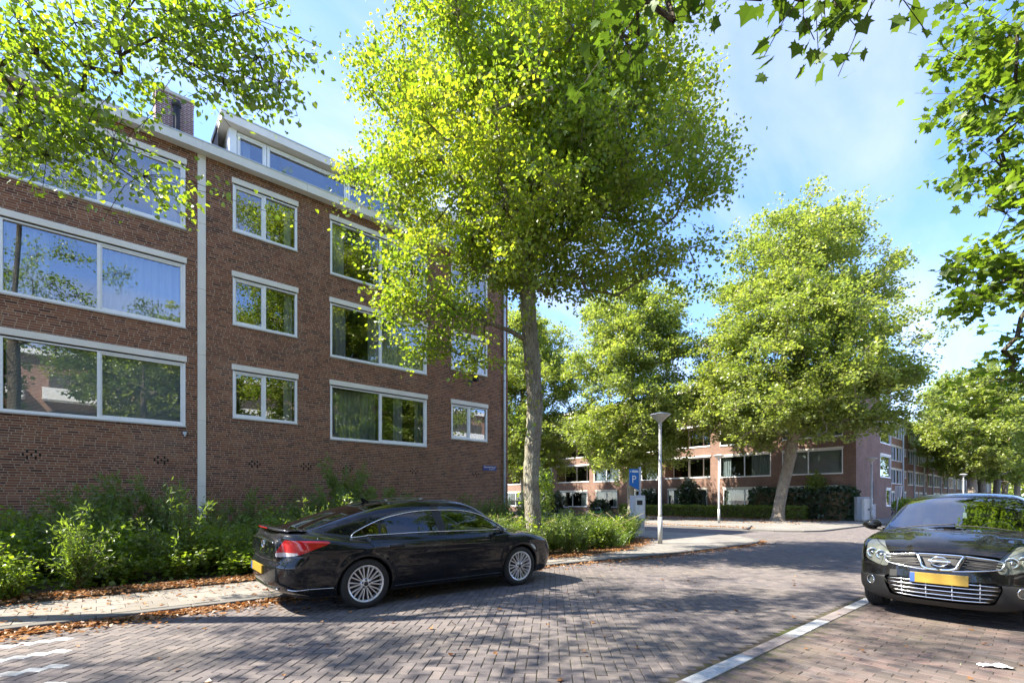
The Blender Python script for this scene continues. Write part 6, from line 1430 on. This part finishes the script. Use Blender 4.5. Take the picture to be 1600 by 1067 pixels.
# parking ticket machine with the blue P flag
o = empty('parking_meter', (16.7, 11.75, .05), R(-28)); o.scale = (.86, .86, .93); tag(o, 'grey ticket machine with a blue P flag at the end of the planted bed', 'parking meter')
m = MB(); m.bbox(-.27, .27, -.20, .20, .0, .62, .015); m.build('plinth', M['grey_metal'], o)
m = MB(); m.bbox(-.29, .29, -.22, .22, .625, 1.76, .02); cb = m.build('cabinet', M['grey_metal'], o)
m = MB(); m.box(-.21, .21, -.226, -.2205, .80, 1.66); m.build('front_panel', M['zinc'], cb); m = MB(); m.box(-.14, .14, -.230, -.2265, 1.35, 1.55); m.build('screen', M['black_plastic'], cb)
m = MB(); m.tube([(.12, 0, 1.75), (.12, 0, 3.0)], .055, 14); m.build('mast', M['grey_metal'], o, True)
m = MB(); m.prism([(-.42, 2.0 + .22), (.06, 2.0), (.06, 2.92), (-.42, 2.92)], -.02, .02); fl = m.build('flag', M['sign_blue'], o)
l_ = link('letter_p', text_mesh('P', .46, .003), M['sign_white'], fl); l_.rotation_euler = (R(90), 0, 0); l_.location = (-.19, -.0235, 2.45)
m = MB(); m.box(-.28, .03, -.0235, -.0205, 2.76, 2.85); bd = m.build('white_band', M['sign_white'], fl)
m = MB(); m.box(-.25, .0, -.0262, -.0237, 2.79, 2.82); m.build('band_print', M['zinc'], bd)
m = MB(); m.box(-.37, -.33, -.0235, -.0205, 2.77, 2.84); m.build('white_mark', M['sign_white'], fl)
# bicycle racks and bicycles
def rack(x, y, label):
    o = empty('bicycle_rack', (x, y, .05), R(35)); tag(o, label, 'bicycle rack', 'steel hoop racks')
    a = np.linspace(0, math.pi, 13); pts = [(-.28, 0, 0), (-.28, 0, .62)] + [(-.28 * math.cos(t), 0, .62 + .26 * math.sin(t)) for t in a[1:-1]] + [(.28, 0, .62), (.28, 0, 0)]
    m = MB(); m.tube(pts, .03, 10); m.build('hoop', M['galvanised'], o, True)
    m = MB(); m.tube([(-.28, 0, .3), (.28, 0, .3)], .02, 8); m.build('cross_bar', M['galvanised'], o, True)
rack(19.0, 17.6, 'steel bicycle hoop standing free left of the green bicycle'); rack(19.0, 16.4, 'steel bicycle hoop next to the green bicycle')
def bicycle(x, y, rz, frame, label, group):
    o = empty('bicycle', (x, y, .05), rz); tag(o, label, 'bicycle', group); r = .345
    for wx in (-.55, .55):
        a = np.linspace(0, 2 * math.pi, 33); m = MB(); m.tube(np.column_stack([wx + r * np.cos(a), np.zeros(33), r + r * np.sin(a) + .0]), .02, 7); w = m.build('wheel', M['tyre'], o, True)
        m = MB()
        for t in np.linspace(0, 2 * math.pi, 16, endpoint=False): m.tube([(wx, 0, r), (wx + .33 * math.cos(t), 0, r + .33 * math.sin(t))], .003, 4)
        m.build('spokes', M['galvanised'], w)
        b = np.linspace(.3, 2.6, 12); m = MB(); m.tube([(wx + .39 * math.cos(t), 0, r + .39 * math.sin(t)) for t in b], .022, 6); m.build('mudguard', frame, o, True)
    bb, seat, head, htop = (-.08, 0, .30), (-.22, 0, .86), (.36, 0, .78), (.33, 0, .98)
    m = MB()
    for p, q_ in ((bb, seat), (bb, head), (seat, (.35, 0, .86)), (bb, (-.55, 0, r)), ((-.20, 0, .78), (-.55, 0, r)), (head, (.55, 0, r)), (head, htop)): m.tube([p, q_], .02, 8)
    m.build('frame', frame, o, True)
    m = MB(); m.tube([htop, (.32, 0, 1.05), (.26, .16, 1.08), (.08, .27, 1.06)], .012, 7); m.tube([(.32, 0, 1.05), (.26, -.16, 1.08), (.08, -.27, 1.06)], .012, 7); m.build('handlebar', M['galvanised'], o, True)
    m = MB(); m.tube([seat, (-.24, 0, .96)], .014, 7); m.prism([(-.36, -.09), (-.38, .0), (-.36, .09), (-.2, .045), (-.07, .018), (-.07, -.018), (-.2, -.045)], .96, 1.01, 'xy'); m.build('saddle', M['bike_black'], o)
    m = MB(); m.tube([(-.08, -.06, .30), (-.02, -.07, .15)], .01, 6); m.box(-.06, .03, -.16, -.07, .14, .165); m.tube([(-.08, .06, .30), (-.14, .07, .45)], .01, 6); m.box(-.18, -.09, .07, .16, .44, .465); m.build('pedals', M['bike_black'], o)
    m = MB(); m.box(-.78, -.30, -.07, .07, .74, .76); m.tube([(-.75, .05, .75), (-.55, .05, r)], .007, 5); m.build('carrier', M['bike_black'], o)
bicycle(18.6, 15.6, R(-62), M['bike_green'], 'green framed bicycle leaning by the racks behind the ticket machine', None)
bicycle(19.3, 18.4, R(-40), M['bike_black'], 'black bicycle parked behind the steel hoops', None)
for i, (x, y) in enumerate(((53.4, 12.4), (53.9, 11.9), (55.2, 12.2))): bicycle(x, y, R(70 + 9 * i), M['bike_black'], 'dark bicycle parked at the foot of the terrace corner', 'bicycles at the terrace corner')
# cabinets at the red brick corner
def cabinet(label, x, y, w, d, h, mat, rz=0.0, parts=True):
    o = empty('utility_cabinet', (x, y, .05), rz); tag(o, label, 'cabinet')
    m = MB(); m.bbox(-d / 2, d / 2, -w / 2, w / 2, .08, h, .015); b = m.build('housing', M[mat], o); m = MB(); m.box(-d / 2 + .02, d / 2 - .02, -w / 2 + .02, w / 2 - .02, 0, .078); m.build('plinth', M['concrete'], o)
    m = MB(); m.bbox(-d / 2 - .02, d / 2 + .02, -w / 2 - .02, w / 2 + .02, h + .002, h + .05, .012); m.build('lid', M[mat], o)
    for s_ in (-1, 1):
        m = MB(); m.box(-d / 2 - .012, -d / 2 - .001, s_ * w * .24 - w * .22, s_ * w * .24 + w * .22, .16, h - .06); dr = m.build('door', M[mat], o); m = MB(); m.box(-d / 2 - .03, -d / 2 - .013, s_ * w * .07 - .015, s_ * w * .07 + .015, h * .5, h * .5 + .12); m.build('handle', M['black_plastic'], dr)
cabinet('tall pale grey cabinet beside the dark evergreen hedge', 40.6, 10.05, .75, .5, 1.62, 'grey_metal', R(35)); cabinet('white cabinet in front of the tall pale grey one', 40.2, 9.65, .5, .45, 1.5, 'sign_white', R(35)); cabinet('low cabinet with grey scrawls against the red brick wall', 43.3, 10.35, .95, .4, 1.1, 'graffiti', R(60))
# slanting white post at the terrace corner
o = empty('sign_post', (47.2, 9.5, .05)); tag(o, 'leaning pole with a white board seen edge on before the terrace', 'sign'); o.rotation_euler = (R(0), R(9), R(-20))
m = MB(); m.tube([(0, 0, 0), (0, 0, 2.55)], .045, 10); m.build('pole', M['galvanised'], o, True); m = MB(); m.bbox(-.03, .03, -.24, .24, 1.75, 2.6, .01); m.build('board', M['sign_white'], o)
# small dark bird on the shaded side street
def bird():
    g = empty('bird', (23.3, 10.2, .0), R(-60)); tag(g, 'small dark bird standing in the shaded side street', 'bird')
    V = [(-.13, 0, .16), (-.05, 0, .17), (.03, 0, .20), (.085, 0, .265), (.115, 0, .285)]; Rr = [.018, .055, .06, .032, .034]
    m = MB(); th = np.linspace(0, 2 * math.pi, 12, endpoint=False); prof = []
    xs = np.linspace(-.14, .15, 16); c = curve([(-.14, .15), (-.05, .17), (.03, .20), (.08, .26), (.11, .285), (.15, .285)])(xs); r_ = curve([(-.14, .012), (-.09, .04), (-.02, .065), (.04, .058), (.08, .036), (.11, .034), (.135, .022), (.15, .004)])(xs)
    m.tube(np.column_stack([xs, np.zeros(16), c]), r_, 12); m.build('body', M['feather'], g, True)
    m = MB(); m.prism([(-.10, -.03), (-.24, -.045), (-.25, 0), (-.24, .045), (-.10, .03)], .135, .15, 'xy'); m.build('tail', M['feather'], g)
    m = MB(); m.tube([(.145, 0, .285), (.175, 0, .278)], [.009, .001], 6); m.build('beak', M['bike_black'], g)
    for s_ in (-1, 1):
        m = MB(); m.tube([(-.0, s_ * .03, .145), (.0, s_ * .03, .0)], .005, 5); m.tube([(0, s_ * .03, .004), (.04, s_ * .03, .004)], .004, 5); m.build('leg', M['bike_black'], g)
        m = MB(); m.tube([(.04, s_ * .055, .20), (-.05, s_ * .062, .18), (-.17, s_ * .03, .155)], [.012, .032, .004], 8); m.build('wing', M['feather'], g, True)
bird()
# crumpled paper in the bay
n = 13; X, Y = np.meshgrid(np.linspace(-.12, .12, n), np.linspace(-.05, .05, 7), indexing='ij'); gz = np.random.default_rng(5); Z = .008 + np.abs(gz.normal(0, .006, X.shape)) + .012 * np.abs(np.sin(X * 26)); V = np.stack([X + gz.normal(0, .004, X.shape), Y * (1 + .3 * np.sin(X * 20)), Z], -1).reshape(-1, 3)
i, j = np.meshgrid(np.arange(n - 1), np.arange(6), indexing='ij'); a = (i * 7 + j).ravel(); m = MB(); m.add(V, np.column_stack([a, a + 7, a + 8, a + 1])); pp = m.build('paper_scrap', M['paper']); pp.location = (6.14, .52, .0); pp.rotation_euler = (0, 0, R(-52)); tag(pp, 'crumpled white scrap of paper lying on the bay bricks', 'litter')
